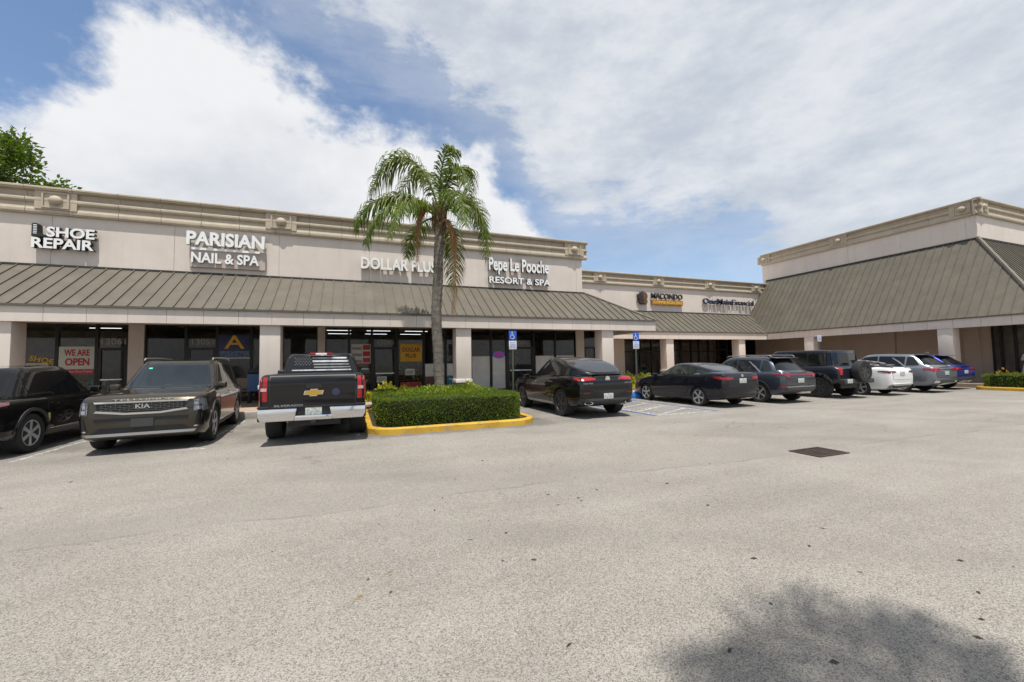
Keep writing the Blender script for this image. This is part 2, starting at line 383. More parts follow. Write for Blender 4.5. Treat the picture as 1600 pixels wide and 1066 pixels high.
# ------------------------------------------------------------------ buildings
def clip(poly, a, keep_gt):
    out = []
    for i in range(len(poly)):
        p, q = poly[i], poly[(i+1) % len(poly)]
        ip = (p[0] >= a) if keep_gt else (p[0] <= a); iq = (q[0] >= a) if keep_gt else (q[0] <= a)
        if ip: out.append(p)
        if ip != iq:
            t = (a-p[0])/(q[0]-p[0]); out.append((a, p[1]+t*(q[1]-p[1])))
    return out
def roof_plane(parent, org, ux, us, poly, spacing, a_off=0.):
    org, ux, us = Vector(org), Vector(ux).normalized(), Vector(us).normalized(); n = ux.cross(us)
    if n.z < 0: n = -n
    amin = min(p[0] for p in poly); amax = max(p[0] for p in poly)
    a = amin-a_off
    while a < amax-1e-3:
        pl = clip(clip(poly, max(a, amin), True), min(a+spacing, amax), False)
        if len(pl) >= 3 and max(p[0] for p in pl)-min(p[0] for p in pl) > .02:
            mb = MB(); h = random.uniform(0, .004)
            P = lambda u, v, k: org+ux*u+us*v+n*k
            mb.prism(pl, lambda u, v: P(u, v, -.02), lambda u, v: P(u, v, h))
            lo = min(p[0] for p in pl); ss = [p[1] for p in pl if p[0] < lo+1e-4]
            if len(ss) >= 2 and max(ss)-min(ss) > .05:
                s0, s1 = min(ss), max(ss)
                mb.prism([(lo-.004, s0), (lo+.024, s0), (lo+.024, s1), (lo-.004, s1)], lambda u, v: P(u, v, .0), lambda u, v: P(u, v, .042))
            part('roof_panel', mb, ROOFM, parent)
        a += spacing
CPROF = [(0, .90), (.225, .90), (.235, .885), (.235, .835), (.20, .82), (.20, .785), (.17, .77), (.04, .76), (.022, .60), (.055, .585), (.12, .56), (.155, .50), (.155, .44), (.12, .385), (.06, .36), (.06, .345), (.10, .20), (.11, .165), (.125, .15), (.13, .10), (.125, .05), (.10, .03), (.09, 0), (0, 0)]
def cornice(parent, p0, along, out, L, z0, H, marks, seg=1.2):
    """p0: start on the wall face; along/out unit vectors; marks: distances of the medallions"""
    p0, along, out = Vector(p0), Vector(along), Vector(out); k = H/.90; up = Vector((0, 0, 1))
    bounds = []; a = 0.
    while a < L-1e-3:
        b = min(L, a+seg); bounds.append((a, b)); a = b
    for a, b in bounds:
        me = MB().prism(CPROF, lambda o, z: p0+along*(a+.006)+out*o+up*(z0+z*k), lambda o, z: p0+along*(b-.006)+out*o+up*(z0+z*k)).mesh('cornice_segment', 25)
        part('cornice_segment', me, TRIM, parent)
    part('cornice_backing', MB().prism([(0, .02), (.02, .02), (.02, .86), (0, .86)], lambda o, z: p0+along*.02+out*o+up*(z0+z*k), lambda o, z: p0+along*(L-.02)+out*o+up*(z0+z*k)), FLASH, parent)
    for m in marks:
        w = .54*k; mb = MB(); c = p0+along*m
        def bx(a0, a1, o0, o1, za, zb): mb.prism([(a0, za), (a1, za), (a1, zb), (a0, zb)], lambda u, v: c+along*u+out*o0+up*(z0+v*k), lambda u, v: c+along*u+out*o1+up*(z0+v*k))
        bx(-w, w, 0, .15, .155, .768)
        for (q0, q1, q2, q3) in ((-w*.66, w*.66, .69, .735), (-w*.66, w*.66, .20, .245), (-w*.66, -w*.56, .245, .69), (w*.56, w*.66, .245, .69)): bx(q0, q1, .1502, .19, q2, q3)
        md = part('medallion', mb, TRIM, parent)
        dm = MB(); rings = []
        for j in range(7):
            t = j/6*math.pi/2; r = math.cos(t)*.165*k; h = math.sin(t)*.13
            if j == 6: r = .004
            rings.append([c+along*(r*1.12*math.cos(q*math.pi/9))+up*(z0+.465*k+r*math.sin(q*math.pi/9))+out*(.149+.02*(j > 0)+h) for q in range(18)])
        part('dome', dm.rings(rings), TRIM, md, 50)
def wall_panels(parent, p0, along, inn, cuts, z0, z1, th=.16):
    p0, along, inn = Vector(p0), Vector(along), Vector(inn); up = Vector((0, 0, 1))
    for a, b in zip(cuts[:-1], cuts[1:]):
        mb = MB().prism([(a+.005, z0), (b-.005, z0), (b-.005, z1), (a+.005, z1)], lambda u, v: p0+along*u+up*v, lambda u, v: p0+along*u+up*v+inn*th)
        part('wall_panel', mb, STUCCO, parent)
    a, b = cuts[0], cuts[-1]
    part('wall_backing', MB().prism([(a+.02, z0), (b-.02, z0), (b-.02, z1-.002), (a+.02, z1-.002)], lambda u, v: p0+along*u+up*v+inn*.02, lambda u, v: p0+along*u+up*v+inn*(th+.1)), mat('joint_shade', (.36, .31, .27), .9), parent)  # darker backing colour stands in for shade in the panel joints
def column(parent, x, y, z0, z1, plinth=True, w=.61):
    """x,y: centre"""
    h = w/2
    c = part('column', rbox(x-h, x+h, y-h, y+h, z0+(.78 if plinth else 0), z1, .012), STUCCO, parent)
    if plinth:
        part('plinth_band', rbox(x-h-.03, x+h+.03, y-h-.03, y+h+.03, z0+.64, z0+.78, .015), WHITE, c)
        part('column_base', rbox(x-h-.005, x+h+.005, y-h-.005, y+h+.005, z0, z0+.64, .01), BASEM, c)
    return c
def storefront(parent, O, along, inn, cuts, z0, z1, kinds, mid=None):
    """glazed bays between the cut distances; kinds: w window, d door, p stucco pier, t window with transom"""
    O, along, inn = Vector(O), Vector(along), Vector(inn); up = Vector((0, 0, 1))
    def bar(nm, a0, a1, za, zb, o0, o1, m, par):
        return part(nm, MB().prism([(a0, za), (a1, za), (a1, zb), (a0, zb)], lambda u, v: O+along*u+up*v+inn*o0, lambda u, v: O+along*u+up*v+inn*o1), m, par)
    for a, b, k in zip(cuts[:-1], cuts[1:], kinds):
        if k == 'p':
            bar('pier', a, b, z0, z1+.02, -.12, .2, STUCCO, parent); continue
        if k in 'wt':
            f = part('window', MB().prism([(a+.002, z0), (a+.05, z0), (a+.05, z1), (a+.002, z1)], lambda u, v: O+along*u+up*v-inn*.05, lambda u, v: O+along*u+up*v+inn*.07), FRAME, parent)
            bar('frame', b-.05, b-.002, z0, z1, -.05, .07, FRAME, f)
            bar('frame', a+.05, b-.05, z0, z0+.09, -.05, .07, FRAME, f); bar('frame', a+.05, b-.05, z1-.08, z1, -.05, .07, FRAME, f)
            if k == 't': bar('frame', a+.05, b-.05, 2.2, 2.27, -.05, .07, FRAME, f)
            bar('pane', a+.05, b-.05, z0+.09, z1-.08, 0, .012, GLASS, f)
        if k == 'd':
            f = part('door', MB().prism([(a+.05, z0), (a+.14, z0), (a+.14, 2.3), (a+.05, 2.3)], lambda u, v: O+along*u+up*v-inn*.04, lambda u, v: O+along*u+up*v+inn*.05), FRAME, parent)
            bar('frame', b-.14, b-.05, z0, 2.3, -.04, .05, FRAME, f)
            bar('frame', a+.14, b-.14, z0, z0+.22, -.04, .05, FRAME, f); bar('frame', a+.05, b-.05, 2.3, 2.4, -.05, .07, FRAME, f)
            bar('frame', a+.002, a+.05, z0, z1, -.05, .07, FRAME, f); bar('frame', b-.05, b-.002, z0, z1, -.05, .07, FRAME, f)
            bar('frame', a+.05, b-.05, z1-.08, z1, -.05, .07, FRAME, f)
            bar('pane', a+.14, b-.14, z0+.22, 2.3, 0, .012, GLASS, f); bar('pane', a+.05, b-.05, 2.4, z1-.08, 0, .012, GLASS, f)
            bar('handle', a+.16, b-.16, 1.18, 1.22, -.10, -.06, mat('brushed_metal', (.6, .6, .6), .3, .9), f)

ZE, ZF = 3.48, 2.99
# --- left wing, nearest the camera
B1 = thing('shop_building', 'long left shop building with cream stucco wall and seamed olive metal awning roof', 'building', (0, 0, 0))
XL, XW, XE = -16.0, 10.94, 13.45
wall_panels(B1, (XL, 18.25, 0), (1, 0, 0), (0, 1, 0), [0]+[0.67+3.35*k-XL for k in range(-4, 3)]+[10.60-XL, XW-XL], 5.02, 6.78)
part('wall', MB().box(XL, XW, 18.52, 27, 3.47, 7.4), STUCCO, B1)
part('wall', MB().box(XW-.02, XW, 18.27, 18.515, 3.3, 7.4), STUCCO, B1)
part('roof_deck', MB().box(XL+.1, XW-.1, 18.6, 26.9, 7.405, 7.45), mat('roof_gravel', (.4, .38, .35), .9), B1)
cornice(B1, (XL, 18.245, 0), (1, 0, 0), (0, -1, 0), XW-XL+.25, 6.77, .89, [-9.23-XL, -2.6-XL, 4.05-XL, 10.45-XL])
cornice(B1, (XW, 18.3, 0), (0, 1, 0), (1, 0, 0), 6, 6.77, .89, [])
SLY, SLZ = 18.25-15.83, 5.07-ZE; SL = math.hypot(SLY, SLZ)
roof_plane(B1, (XL, 15.83, ZE), (1, 0, 0), (0, SLY, SLZ), [(0, 0), (XE-XL, 0), (XW+.09-XL, SL), (0, SL)], .378, .2)
roof_plane(B1, (XE, 15.83, ZE), (0, 1, 0), (-(XE-XW), 0, SLZ), [(0, 0), (10, 0), (10, math.hypot(XE-XW, SLZ)), (SLY, math.hypot(XE-XW, SLZ))], .378)
part('ridge_flashing', MB().box(XL, XW+.08, 18.17, 18.245, 5.03, 5.10), FLASH, B1)
part('hip_cap', MB().tube([(XE, 15.83, ZE+.03), (XW+.05, 18.22, 5.09)], .05, 6), ROOFM, B1)
part('drip_edge', MB().box(XL, XE+.01, 15.79, 15.84, ZE-.05, ZE+.012), ROOFM, B1)
fx = [XL]+[-8.26+.957*k for k in range(-8, 23)]; fx = [f for f in fx if f < XE-.3]+[XE]
for a, b in zip(fx[:-1], fx[1:]): part('fascia_panel', MB().box(a+.004, b-.004, 15.85, 15.97, ZF, ZE-.052), STUCCO, B1)
part('fascia_beam', MB().box(XL+.02, XE-.13, 15.973, 16.50, ZF+.005, ZE-.055), mat('joint_shade', (.36, .31, .27), .9), B1)  # same painted joint shade, seen through the gaps between fascia panels
part('fascia_panel', MB().box(XE-.125, XE, 15.975, 21.7, ZF, ZE-.052), STUCCO, B1)
part('soffit', MB().box(XL+.02, XE-.13, 16.505, 20.3, ZF+.425, ZF+.465), CEIL, B1)
for x in (-9.28, -2.58, 4.12, 10.83): column(B1, x, 16.26, .2, ZF+.003)
sc_x = [-16, -14.6, -13.2, -11.8, -11.0, -10.0, -8.88, -7.92, -7.44, -6.14, -5.1, -3.9, -2.77, -1.4, -1.1, -.13, .85, 1.98, 3.2, 4.25, 5.5, 6.57, 7.4, 8.95, 10.2, 11.45, 11.95, 12.8, 13.3]
storefront(B1, (0, 20.0, 0), (1, 0, 0), (0, 1, 0), sc_x, .2, 3.38, 'wwdpwwdpwdwwwpwwdwwwwwdwwpdp')
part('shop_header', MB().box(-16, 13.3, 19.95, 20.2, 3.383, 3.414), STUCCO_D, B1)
def room(par, x0, x1, y0, y1, z0, z1, lamps=()):
    part('room', MB().quad((x0, y1, z0), (x1, y1, z0), (x1, y1, z1), (x0, y1, z1)).quad((x0, y0, z0), (x0, y1, z0), (x0, y1, z1), (x0, y0, z1)).quad((x1, y0, z0), (x1, y1, z0), (x1, y1, z1), (x1, y0, z1)).quad((x0, y0, z1), (x1, y0, z1), (x1, y1, z1), (x0, y1, z1)).quad((x0, y0, z0), (x1, y0, z0), (x1, y1, z0), (x0, y1, z0)), DARKIN, par)
LAMP = emit('fluorescent_tube', (.95, .97, 1.), 1.5)
for a, b in ((-15.9, -7.7), (-7.68, -1.25), (-1.23, 4.2), (4.22, 11.7), (11.72, 13.28)): room(B1, a, b, 20.1, 25.6, .203, 3.41)
for x in (-.6, 1.2, 3.0):
    for y in (21.0, 23.2): part('ceiling_light', MB().box(x-.55, x+.55, y-.012, y+.012, 3.22, 3.24), LAMP, B1)
for x, y in ((-9.3, 21.5), (-8.2, 22.8)): part('ceiling_light', MB().box(x-.5, x+.5, y-.012, y+.012, 3.24, 3.26), LAMP, B1)

# --- middle wing, set back
B2 = thing('shop_building', 'low set-back middle shop building between the two projecting wings', 'building')
YM = 24.09
wall_panels(B2, (XW+.02, YM, 0), (1, 0, 0), (0, 1, 0), [0, 1.6]+[1.6+3.35*k for k in range(1, 6)]+[20.9], 5.04, 6.87)
part('wall', MB().box(XW+.02, 31.9, YM+.3, 33, 3.47, 7.5), STUCCO, B2)
cornice(B2, (XW+.02, YM-.005, 0), (1, 0, 0), (0, -1, 0), 20.85, 6.86, .845, [15.75-XW, 20.7-XW, 25.6-XW, 30.5-XW])
m_s = math.hypot(YM-21.81, 5.095-ZE); srr = (7.99-ZE)/(31.93-28.72); xv = 28.72+(5.095-ZE)/srr
roof_plane(B2, (11.2, 21.81, ZE), (1, 0, 0), (0, YM-21.81, 5.095-ZE), [(0, 0), (28.72-11.2, 0), (xv-11.2, m_s), (0, m_s)], .50)
part('ridge_flashing', MB().box(11.2, xv-.05, YM-.08, YM-.004, 5.05, 5.13), FLASH, B2)
part('drip_edge', MB().box(13.5, 28.70, 21.77, 21.82, ZE-.05, ZE+.012), ROOFM, B2)
gx = [13.47]+[14.3+1.03*k for k in range(14)]; gx = [g for g in gx if g < 28.2]+[28.70]
for a, b in zip(gx[:-1], gx[1:]): part('fascia_panel', MB().box(a+.004, b-.004, 21.83, 21.95, ZF, ZE-.052), STUCCO, B2)
part('fascia_beam', MB().box(13.5, 28.8, 21.953, 22.45, ZF+.005, ZE-.055), MATS['joint_shade'], B2)
part('soffit', MB().box(13.5, 29.34, 22.455, 25.4, ZF+.425, ZF+.465), CEIL, B2)
for x in (13.85, 19.75, 26.3): column(B2, x, 22.24, .195, ZF+.003)
storefront(B2, (0, 25.3, 0), (1, 0, 0), (0, 1, 0), [13.5, 18.5, 19.95, 21.0, 22.1, 23.8, 24.8, 25.6, 26.6, 27.6, 28.6, 29.6, 30.6, 31.8], .2, 3.38, 'ptttdttttdttt')
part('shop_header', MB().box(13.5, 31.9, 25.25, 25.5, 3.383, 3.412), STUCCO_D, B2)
room(B2, 13.6, 31.8, 25.4, 31, .2, 3.41)

# --- right wing, turned towards the left
B3 = thing('shop_building', 'tall right shop building with deep hipped olive metal roof below parapet', 'building')
XR, XRE, YR, YRE = 31.93, 28.72, 11.676, 8.47
wall_panels(B3, (XR, 24.4, 0), (0, -1, 0), (1, 0, 0), [0, .5]+[.5+2.95*k for k in range(1, 5)]+[24.4-YR], 7.5, 9.29)
wall_panels(B3, (XR, YR, 0), (1, 0, 0), (0, 1, 0), [.0, .55, 3.6, 6.6, 9.6], 7.93, 9.29)
part('wall', MB().box(XR+.32, 46, YR+.32, 24.38, 3.47, 9.8), STUCCO, B3)
cornice(B3, (XR-.005, 24.4, 0), (0, -1, 0), (-1, 0, 0), 24.4-YR+.3, 9.28, .90, [.25, 24.4-18.49, 24.4-12.15], 1.8)
cornice(B3, (XR-.3, YR-.005, 0), (1, 0, 0), (0, -1, 0), 9.5, 9.28, .90, [.75], 1.8)
r_s = math.hypot(XR-XRE, 7.99-ZE); sv = (xv-XRE)/(XR-XRE)*r_s
roof_plane(B3, (XRE, YRE, ZE), (0, 1, 0), (XR-XRE, 0, 7.99-ZE), [(0, 0), (21.81-YRE, 0), (YM-YRE, sv), (YM-YRE, r_s), (YR-YRE, r_s)], .378)
r_t = math.hypot(YR-YRE, 7.99-ZE)
roof_plane(B3, (XRE, YRE, ZE), (1, 0, 0), (0, YR-YRE, 7.99-ZE), [(0, 0), (16, 0), (16, r_t), (XR-XRE, r_t)], .378)
part('ridge_flashing', MB().box(XR-.075, XR-.004, YR-.07, YM, 7.95, 8.03), FLASH, B3)
part('ridge_flashing', MB().box(XR-.07, 44, YR-.075, YR-.004, 7.951, 8.031), FLASH, B3)
part('hip_cap', MB().tube([(XRE, YRE, ZE+.03), (XR-.03, YR-.03, 8.02)], .09, 6), ROOFM, B3)
part('valley_flashing', MB().tube([(XRE, 21.81, ZE+.0), (xv, YM-.03, 5.09)], .03, 6), ROOFM, B3)
part('drip_edge', MB().box(XRE-.04, XRE+.012, YRE-.04, 21.78, ZE-.05, ZE+.012), ROOFM, B3)
hy = [21.82-1.02*k for k in range(13)]; hy = [h for h in hy if h > YRE+.4]+[YRE]
for a, b in zip(hy[:-1], hy[1:]): part('fascia_panel', MB().box(XRE+.012, XRE+.13, b+.006, a-.006, ZF, ZE-.052), STUCCO, B3)
for k in range(14): part('fascia_panel', MB().box(XRE+.14+1.02*k, XRE+.13+1.02*(k+1), YRE+.01, YRE+.13, ZF, ZE-.052), STUCCO, B3)
part('fascia_beam', MB().box(XRE+.133, XRE+.62, YRE+.14, 21.78, ZF+.005, ZE-.055), MATS['joint_shade'], B3)
part('soffit', MB().box(XRE+.625, 33, YRE+.14, 25.45, ZF+.43, ZF+.462), CEIL, B3)
for y in (18.86, 11.96): column(B3, XRE+.34, y, .19, ZF+.003)
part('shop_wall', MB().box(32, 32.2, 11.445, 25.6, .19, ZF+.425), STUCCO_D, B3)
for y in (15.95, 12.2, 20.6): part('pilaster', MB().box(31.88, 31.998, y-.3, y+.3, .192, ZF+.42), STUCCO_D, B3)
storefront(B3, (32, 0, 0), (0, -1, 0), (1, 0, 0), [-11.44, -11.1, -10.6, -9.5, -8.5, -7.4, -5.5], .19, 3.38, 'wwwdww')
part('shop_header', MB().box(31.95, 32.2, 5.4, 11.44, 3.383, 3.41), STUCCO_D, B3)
room(B3, 32.22, 37, 5.4, 11.6, .2, 3.41)
# ------------------------------------------------------------------ shop signs on the walls
def letters(parent, txt, x0, x1, z0, z1, y, depth, bold, face, side, name='letter'):
    for m in text_mesh(txt, x1-x0, z1-z0, depth, bold, face, side, True): link(name, m, None, parent, (x0, y, z0))
GREYS = mat('white_letter_side', (.45, .45, .44), .5, var=0)
s = thing('shop_sign', 'white channel letters SHOE REPAIR with black boot on the cream wall', 'sign')
letters(s, 'SHOE', -9.40, -8.17, 5.985, 6.33, 18.10, .16, .03, LETW, LETS)
letters(s, 'REPAIR', -9.76, -8.18, 5.60, 5.945, 18.10, .16, .03, LETW, LETS)
bt = part('boot_cabinet', MB().prism([(-9.76, 6.0), (-9.76, 6.38), (-9.72, 6.41), (-9.64, 6.41), (-9.61, 6.37), (-9.60, 6.12), (-9.47, 6.05), (-9.38, 6.03), (-9.38, 5.97), (-9.76, 5.97)], lambda u, v: (u, 18.02, v), lambda u, v: (u, 18.245, v)), LETS, s)
for k in range(6): part('boot_lace', MB().box(-9.72, -9.63, 18.014, 18.02, 6.06+k*.055, 6.085+k*.055), LETW, bt)
s = thing('shop_sign', 'white PARISIAN NAIL & SPA letters on a tan raceway panel', 'sign')
part('raceway_panel', MB().box(-5.52, -3.13, 18.12, 18.247, 5.28, 5.96), mat('raceway_tan', (.48, .41, .365), .8), s)
letters(s, 'PARISIAN', -5.60, -3.14, 6.06, 6.57, 18.06, .16, .034, LETW, GREYS)
part('underline_bar', MB().box(-5.46, -3.30, 18.04, 18.119, 5.90, 5.985), LETW, s)
letters(s, 'NAIL & SPA', -5.46, -3.32, 5.42, 5.81, 18.07, .09, .028, LETW, GREYS)
s = thing('shop_sign', 'white block letters DOLLAR PLUS half hidden behind the palm trunk', 'sign')
letters(s, 'DOLLAR PLUS', .33, 3.45, 5.58, 6.08, 18.10, .15, .034, LETW, GREYS)
s = thing('shop_sign', 'tall narrow white letters Pepe Le Pooche above RESORT & SPA', 'sign')
letters(s, 'Pepe Le Pooche', 5.88, 8.96, 5.70, 6.50, 18.10, .15, .028, LETW, LETS)
letters(s, 'RESORT & SPA', 5.90, 9.02, 5.29, 5.60, 18.10, .14, .026, LETW, LETS)
s = thing('shop_sign', 'dark MACONDO letters over an orange COFFEE ROASTERS strip with leaf emblem', 'sign')
DKB = mat('dark_brown_letter', (.035, .022, .018), .45, var=0); ORG = mat('amber_letter', (.62, .30, .03), .45, var=0)
letters(s, 'MACONDO', 20.0, 22.85, 6.02, 6.42, 23.93, .10, .02, DKB, LETS)
pl = part('name_strip', MB().box(20.1, 22.9, 23.93, 24.085, 5.60, 5.93), mat('amber_strip', (.42, .20, .03), .5), s)
for m in text_mesh('COFFEE ROASTERS', 2.55, .20, .02, .015, mat('amber_bright', (.85, .50, .08), .4, var=0), None, True): link('letter', m, None, pl, (20.24, 23.918, 5.665))
for k, (dx, dz, r) in enumerate(((0, .12, .30), (.38, .16, .30), (.1, -.2, .26), (.42, -.22, .24), (.22, .30, .22), (.25, -.02, .24))):
    q = MB().lathe([(.001, -.09), (r*.8, -.09), (r, -.02), (r*.6, .05), (.001, .06)], 14, 'y', (19.05+dx, 23.98+.004*k, 6.02+dz))
    part('emblem_leaf', q, mat('emblem_brown', (.12, .065, .035), .5, var=.3, scale=4) if k % 2 else DKB, s, 40)
s = thing('shop_sign', 'navy blue letters OneMain Financial on the middle building', 'sign')
NAVY = mat('navy_letter', (.028, .04, .10), .4, var=0)
letters(s, 'OneMain', 24.85, 27.75, 5.82, 6.25, 23.95, .10, .02, NAVY, LETS)
letters(s, 'Financial', 27.85, 30.15, 5.82, 6.25, 23.95, .10, .0, NAVY, LETS)

# house numbers on the glass above the doors
GOLD = mat('cream_vinyl', (.42, .39, .32), .5, var=0)
for t, x, w_ in (('13061', -8.75, 'shoe repair'), ('13051', -5.95, 'nail salon'), ('13045', 1.1, 'dollar store'), ('13041', 7.75, 'pet salon')):
    o = link('house_number', text_mesh(t, .72, .22, .006, .0, GOLD), None, None, (x, 19.985, 2.52)); tag(o, 'cream number %s on the glass above the %s door' % (t, w_), 'number')

# ------------------------------------------------------------------ things in the shop windows
RED = mat('red_print', (.45, .02, .02), .5, var=0); PALE = mat('pale_print', (.60, .62, .56), .5, var=0); YEL = mat('amber_print', (.72, .40, .02), .5, var=0)
def board(name, label, cat, x, y, z, w, h, m):
    t = thing(name, label, cat, (x, y, z)); part('board', rbox(-w/2, w/2, -.012, .012, 0, h, .004), m, t); return t
def rect(t, x0, x1, z0, z1, m, nm='print', y=-.0135): return part(nm, MB().quad((x0, y, z0), (x1, y, z0), (x1, y, z1), (x0, y, z1)), m, t)
def words(t, txt, x0, x1, z0, z1, m, bold=0.): link('lettering', text_mesh(txt, x1-x0, z1-z0, .003, bold, m), None, t, (x0, -.0155, z0))
b = board('open_banner', 'white WE ARE OPEN banner with red letters in the shoe repair window', 'banner', -9.42, 19.965, 1.42, 1.02, 1.02, PALE)
words(b, 'WE ARE', -.36, .36, .68, .92, RED, .03); words(b, 'OPEN', -.33, .36, .32, .60, RED, .04); rect(b, -.51, .51, 0, .19, RED); words(b, 'Complete Shoe Repair', -.46, .46, .045, .15, PALE)
b = board('framed_picture', 'cream framed picture in the left corner of the shoe repair window', 'picture', -10.5, 19.965, 1.30, .6, .55, mat('frame_cream', (.55, .5, .36), .5))
rect(b, -.24, .24, .06, .49, mat('picture_print', (.32, .30, .2), .6, var=.7, scale=14)); 
o = link('arched_lettering', text_mesh('SHOES', .8, .2, .006, .02, YEL), None, None, (-10.75, 19.985, 1.95), (0, R(14), 0)); tag(o, 'yellow lettering on the glass above the framed picture', 'lettering')
b = board('window_poster', 'dark blue poster with big yellow A in the nail salon window', 'poster', -4.5, 19.965, 1.95, 1.12, .98, mat('poster_blue', (.03, .045, .12), .5, var=.4, scale=3))
words(b, 'A', -.35, .35, .40, .95, YEL, .01); rect(b, -.52, .52, .05, .30, mat('poster_print', (.10, .16, .26), .5, var=.8, scale=9)); rect(b, -.55, .55, -.005, .035, PALE)
b = board('price_board', 'red and white stacked price board in the dollar store window', 'poster', .38, 19.965, 1.62, .82, .92, PALE)
for k in range(3):
    rect(b, .08, .39, .08+k*.29, .30+k*.29, RED); rect(b, -.39, .04, .08+k*.29, .20+k*.29, mat('price_print', (.30, .25, .28), .5, var=.8, scale=12))
rect(b, -.41, .41, 0, .05, RED)
b = board('window_sign', 'amber DOLLAR PLUS sign in the dollar store window', 'sign', 2.6, 19.965, 1.72, 1.0, .84, YEL)
DRB = mat('brown_print', (.22, .05, .02), .5, var=0); words(b, 'DOLLAR', -.40, .42, .46, .66, DRB, .03); words(b, 'PLUS', -.26, .24, .18, .38, DRB, .03)
b = board('window_notice', 'small white notice on the glass below the amber sign', 'notice', 2.55, 19.965, 1.08, .44, .30, PALE); rect(b, -.16, .16, .17, .2, BLK); rect(b, -.16, .16, .11, .125, BLK); rect(b, -.16, .1, .07, .085, BLK)
b = board('window_notice', 'white notice low on the dollar store door', 'notice', 1.28, 19.97, .78, .44, .28, PALE); rect(b, -.15, .15, .16, .18, BLK); rect(b, -.15, .15, .1, .115, BLK)
b = board('promo_strip', 'red striped promotion strip along the bottom of the dollar store window', 'poster', 2.6, 19.965, .40, 1.0, .36, mat('promo_red', (.42, .03, .03), .5, var=.5, scale=5))
b = board('window_poster', 'teal poster at the foot of the window beside the column', 'poster', 4.62, 19.965, .40, .62, .62, mat('poster_teal', (.03, .20, .22), .5, var=.3)); rect(b, -.22, .2, .42, .47, PALE); part('print_disc', MB().lathe([(.001, -.001), (.17, -.001), (.17, .001), (.001, .001)], 20, 'y', (.1, -.0145, .17)), PALE, b)
b = board('window_poster', 'maroon poster behind the palm trunk at the window foot', 'poster', 3.6, 19.965, .40, .7, .60, mat('poster_maroon', (.16, .05, .04), .5, var=.5, scale=6))
neon = thing('neon_sign', 'oval red and blue lit sign in the pet salon window', 'sign', (6.98, 19.965, 2.0))
part('oval_red', MB().lathe([(.001, -.02), (.2, -.02), (.2, .02), (.001, .02)], 20, 'y'), emit('neon_red', (.6, .04, .09), .3), neon)
r = part('oval_blue', MB().lathe([(.21, -.02), (.26, -.02), (.26, .02), (.21, .02)], 20, 'y'), emit('neon_blue', (.05, .1, .4), .25), neon)
for o in neon.children: o.scale = (1.25, 1, .7)
for x0, x1 in ((5.58, 6.5), (6.65, 7.33), (9.05, 10.12), (10.28, 11.38), (4.3, 5.45), (3.25, 4.18)):
    o = part('window_film', rbox(x0, x1, 19.985, 19.991, .29, 1.93 if x0 > 5 else 1.6, .001), FILM, B1)
SHELFC = [mat('goods_%s' % n, c, .6, var=.5, scale=9) for n, c in (('green', (.06, .22, .06)), ('tan', (.30, .20, .12)), ('red', (.35, .03, .03)), ('blue', (.04, .10, .28)), ('white', (.5, .5, .48)), ('teal', (.03, .22, .22)))]
def shelf(x, y, w, h, label, n=3):
    t = thing('display_shelf', label, 'shelf', (x, y, .203))
    part('frame', MB().box(-w/2, -w/2+.03, -.2, .2, 0, h).box(w/2-.03, w/2, -.2, .2, 0, h), mat('shelf_grey', (.2, .2, .2), .6), t)
    for k in range(n):
        z = .1+k*h/n; part('shelf_board', MB().box(-w/2+.031, w/2-.031, -.2, .2, z, z+.025), MATS['shelf_grey'], t)
        xx = -w/2+.08
        while xx < w/2-.15:
            ww = random.uniform(.09, .2); hh = random.uniform(.12, h/n*.7)
            part('goods', rbox(xx, xx+ww*.9, -.15, .1, z+.026, z+.026+hh, .02), random.choice(SHELFC), t, None); xx += ww
shelf(.45, 20.6, .85, 1.35, 'low shelf of mixed goods behind the price board window'); shelf(-2.1, 20.9, 1.0, 1.2, 'shelf of salon goods behind the window right of the column')
shelf(2.6, 21.2, 1.0, 1.5, 'shelf of goods behind the amber sign window'); shelf(-9.4, 21.0, 1.1, 1.0, 'shelf of shoes behind the open banner')
shelf(8.2, 22.3, 1.6, 1.7, 'tall shelf of bottles inside the pet salon door', 4); shelf(-6.6, 21.2, .9, 1.5, 'shelf with ornaments in the nail salon window')
shelf(20.5, 26.0, 1.0, 1.2, 'shelf of coffee goods behind the middle building window'); shelf(22.9, 26.2, 1.2, 1.5, 'shelf of cups behind the coffee shop door')

# ------------------------------------------------------------------ street furniture
POLE = mat('galvanised_pole', (.12, .13, .10), .5, .5, var=.15); SBLUE = mat('sign_blue', (.015, .10, .52), .4, var=0); SWHITE = mat('sign_white', (.74, .75, .76), .4, var=0)
def wheelchair(par, y, cx, cz, k):
    for mb in (MB().tube([(cx+.02*k, y, cz+.34*k), (cx-.02*k, y, cz+.06*k), (cx+.2*k, y, cz+.06*k), (cx+.30*k, y, cz-.26*k)], .038*k, 6),
               MB().tube([(cx, y, cz+.2*k), (cx+.17*k, y, cz+.2*k)], .03*k, 6), MB().lathe([(.001, -.005), (.075*k, -.005), (.075*k, .005), (.001, .005)], 10, 'y', (cx+.02*k, y, cz+.45*k)),
               MB().tube([(cx+.05*k+.27*k*math.cos(t), y, cz-.12*k+.27*k*math.sin(t)) for t in [R(130+q*24) for q in range(11)]], .034*k, 6)):
        part('wheelchair_symbol', mb, SWHITE, par)
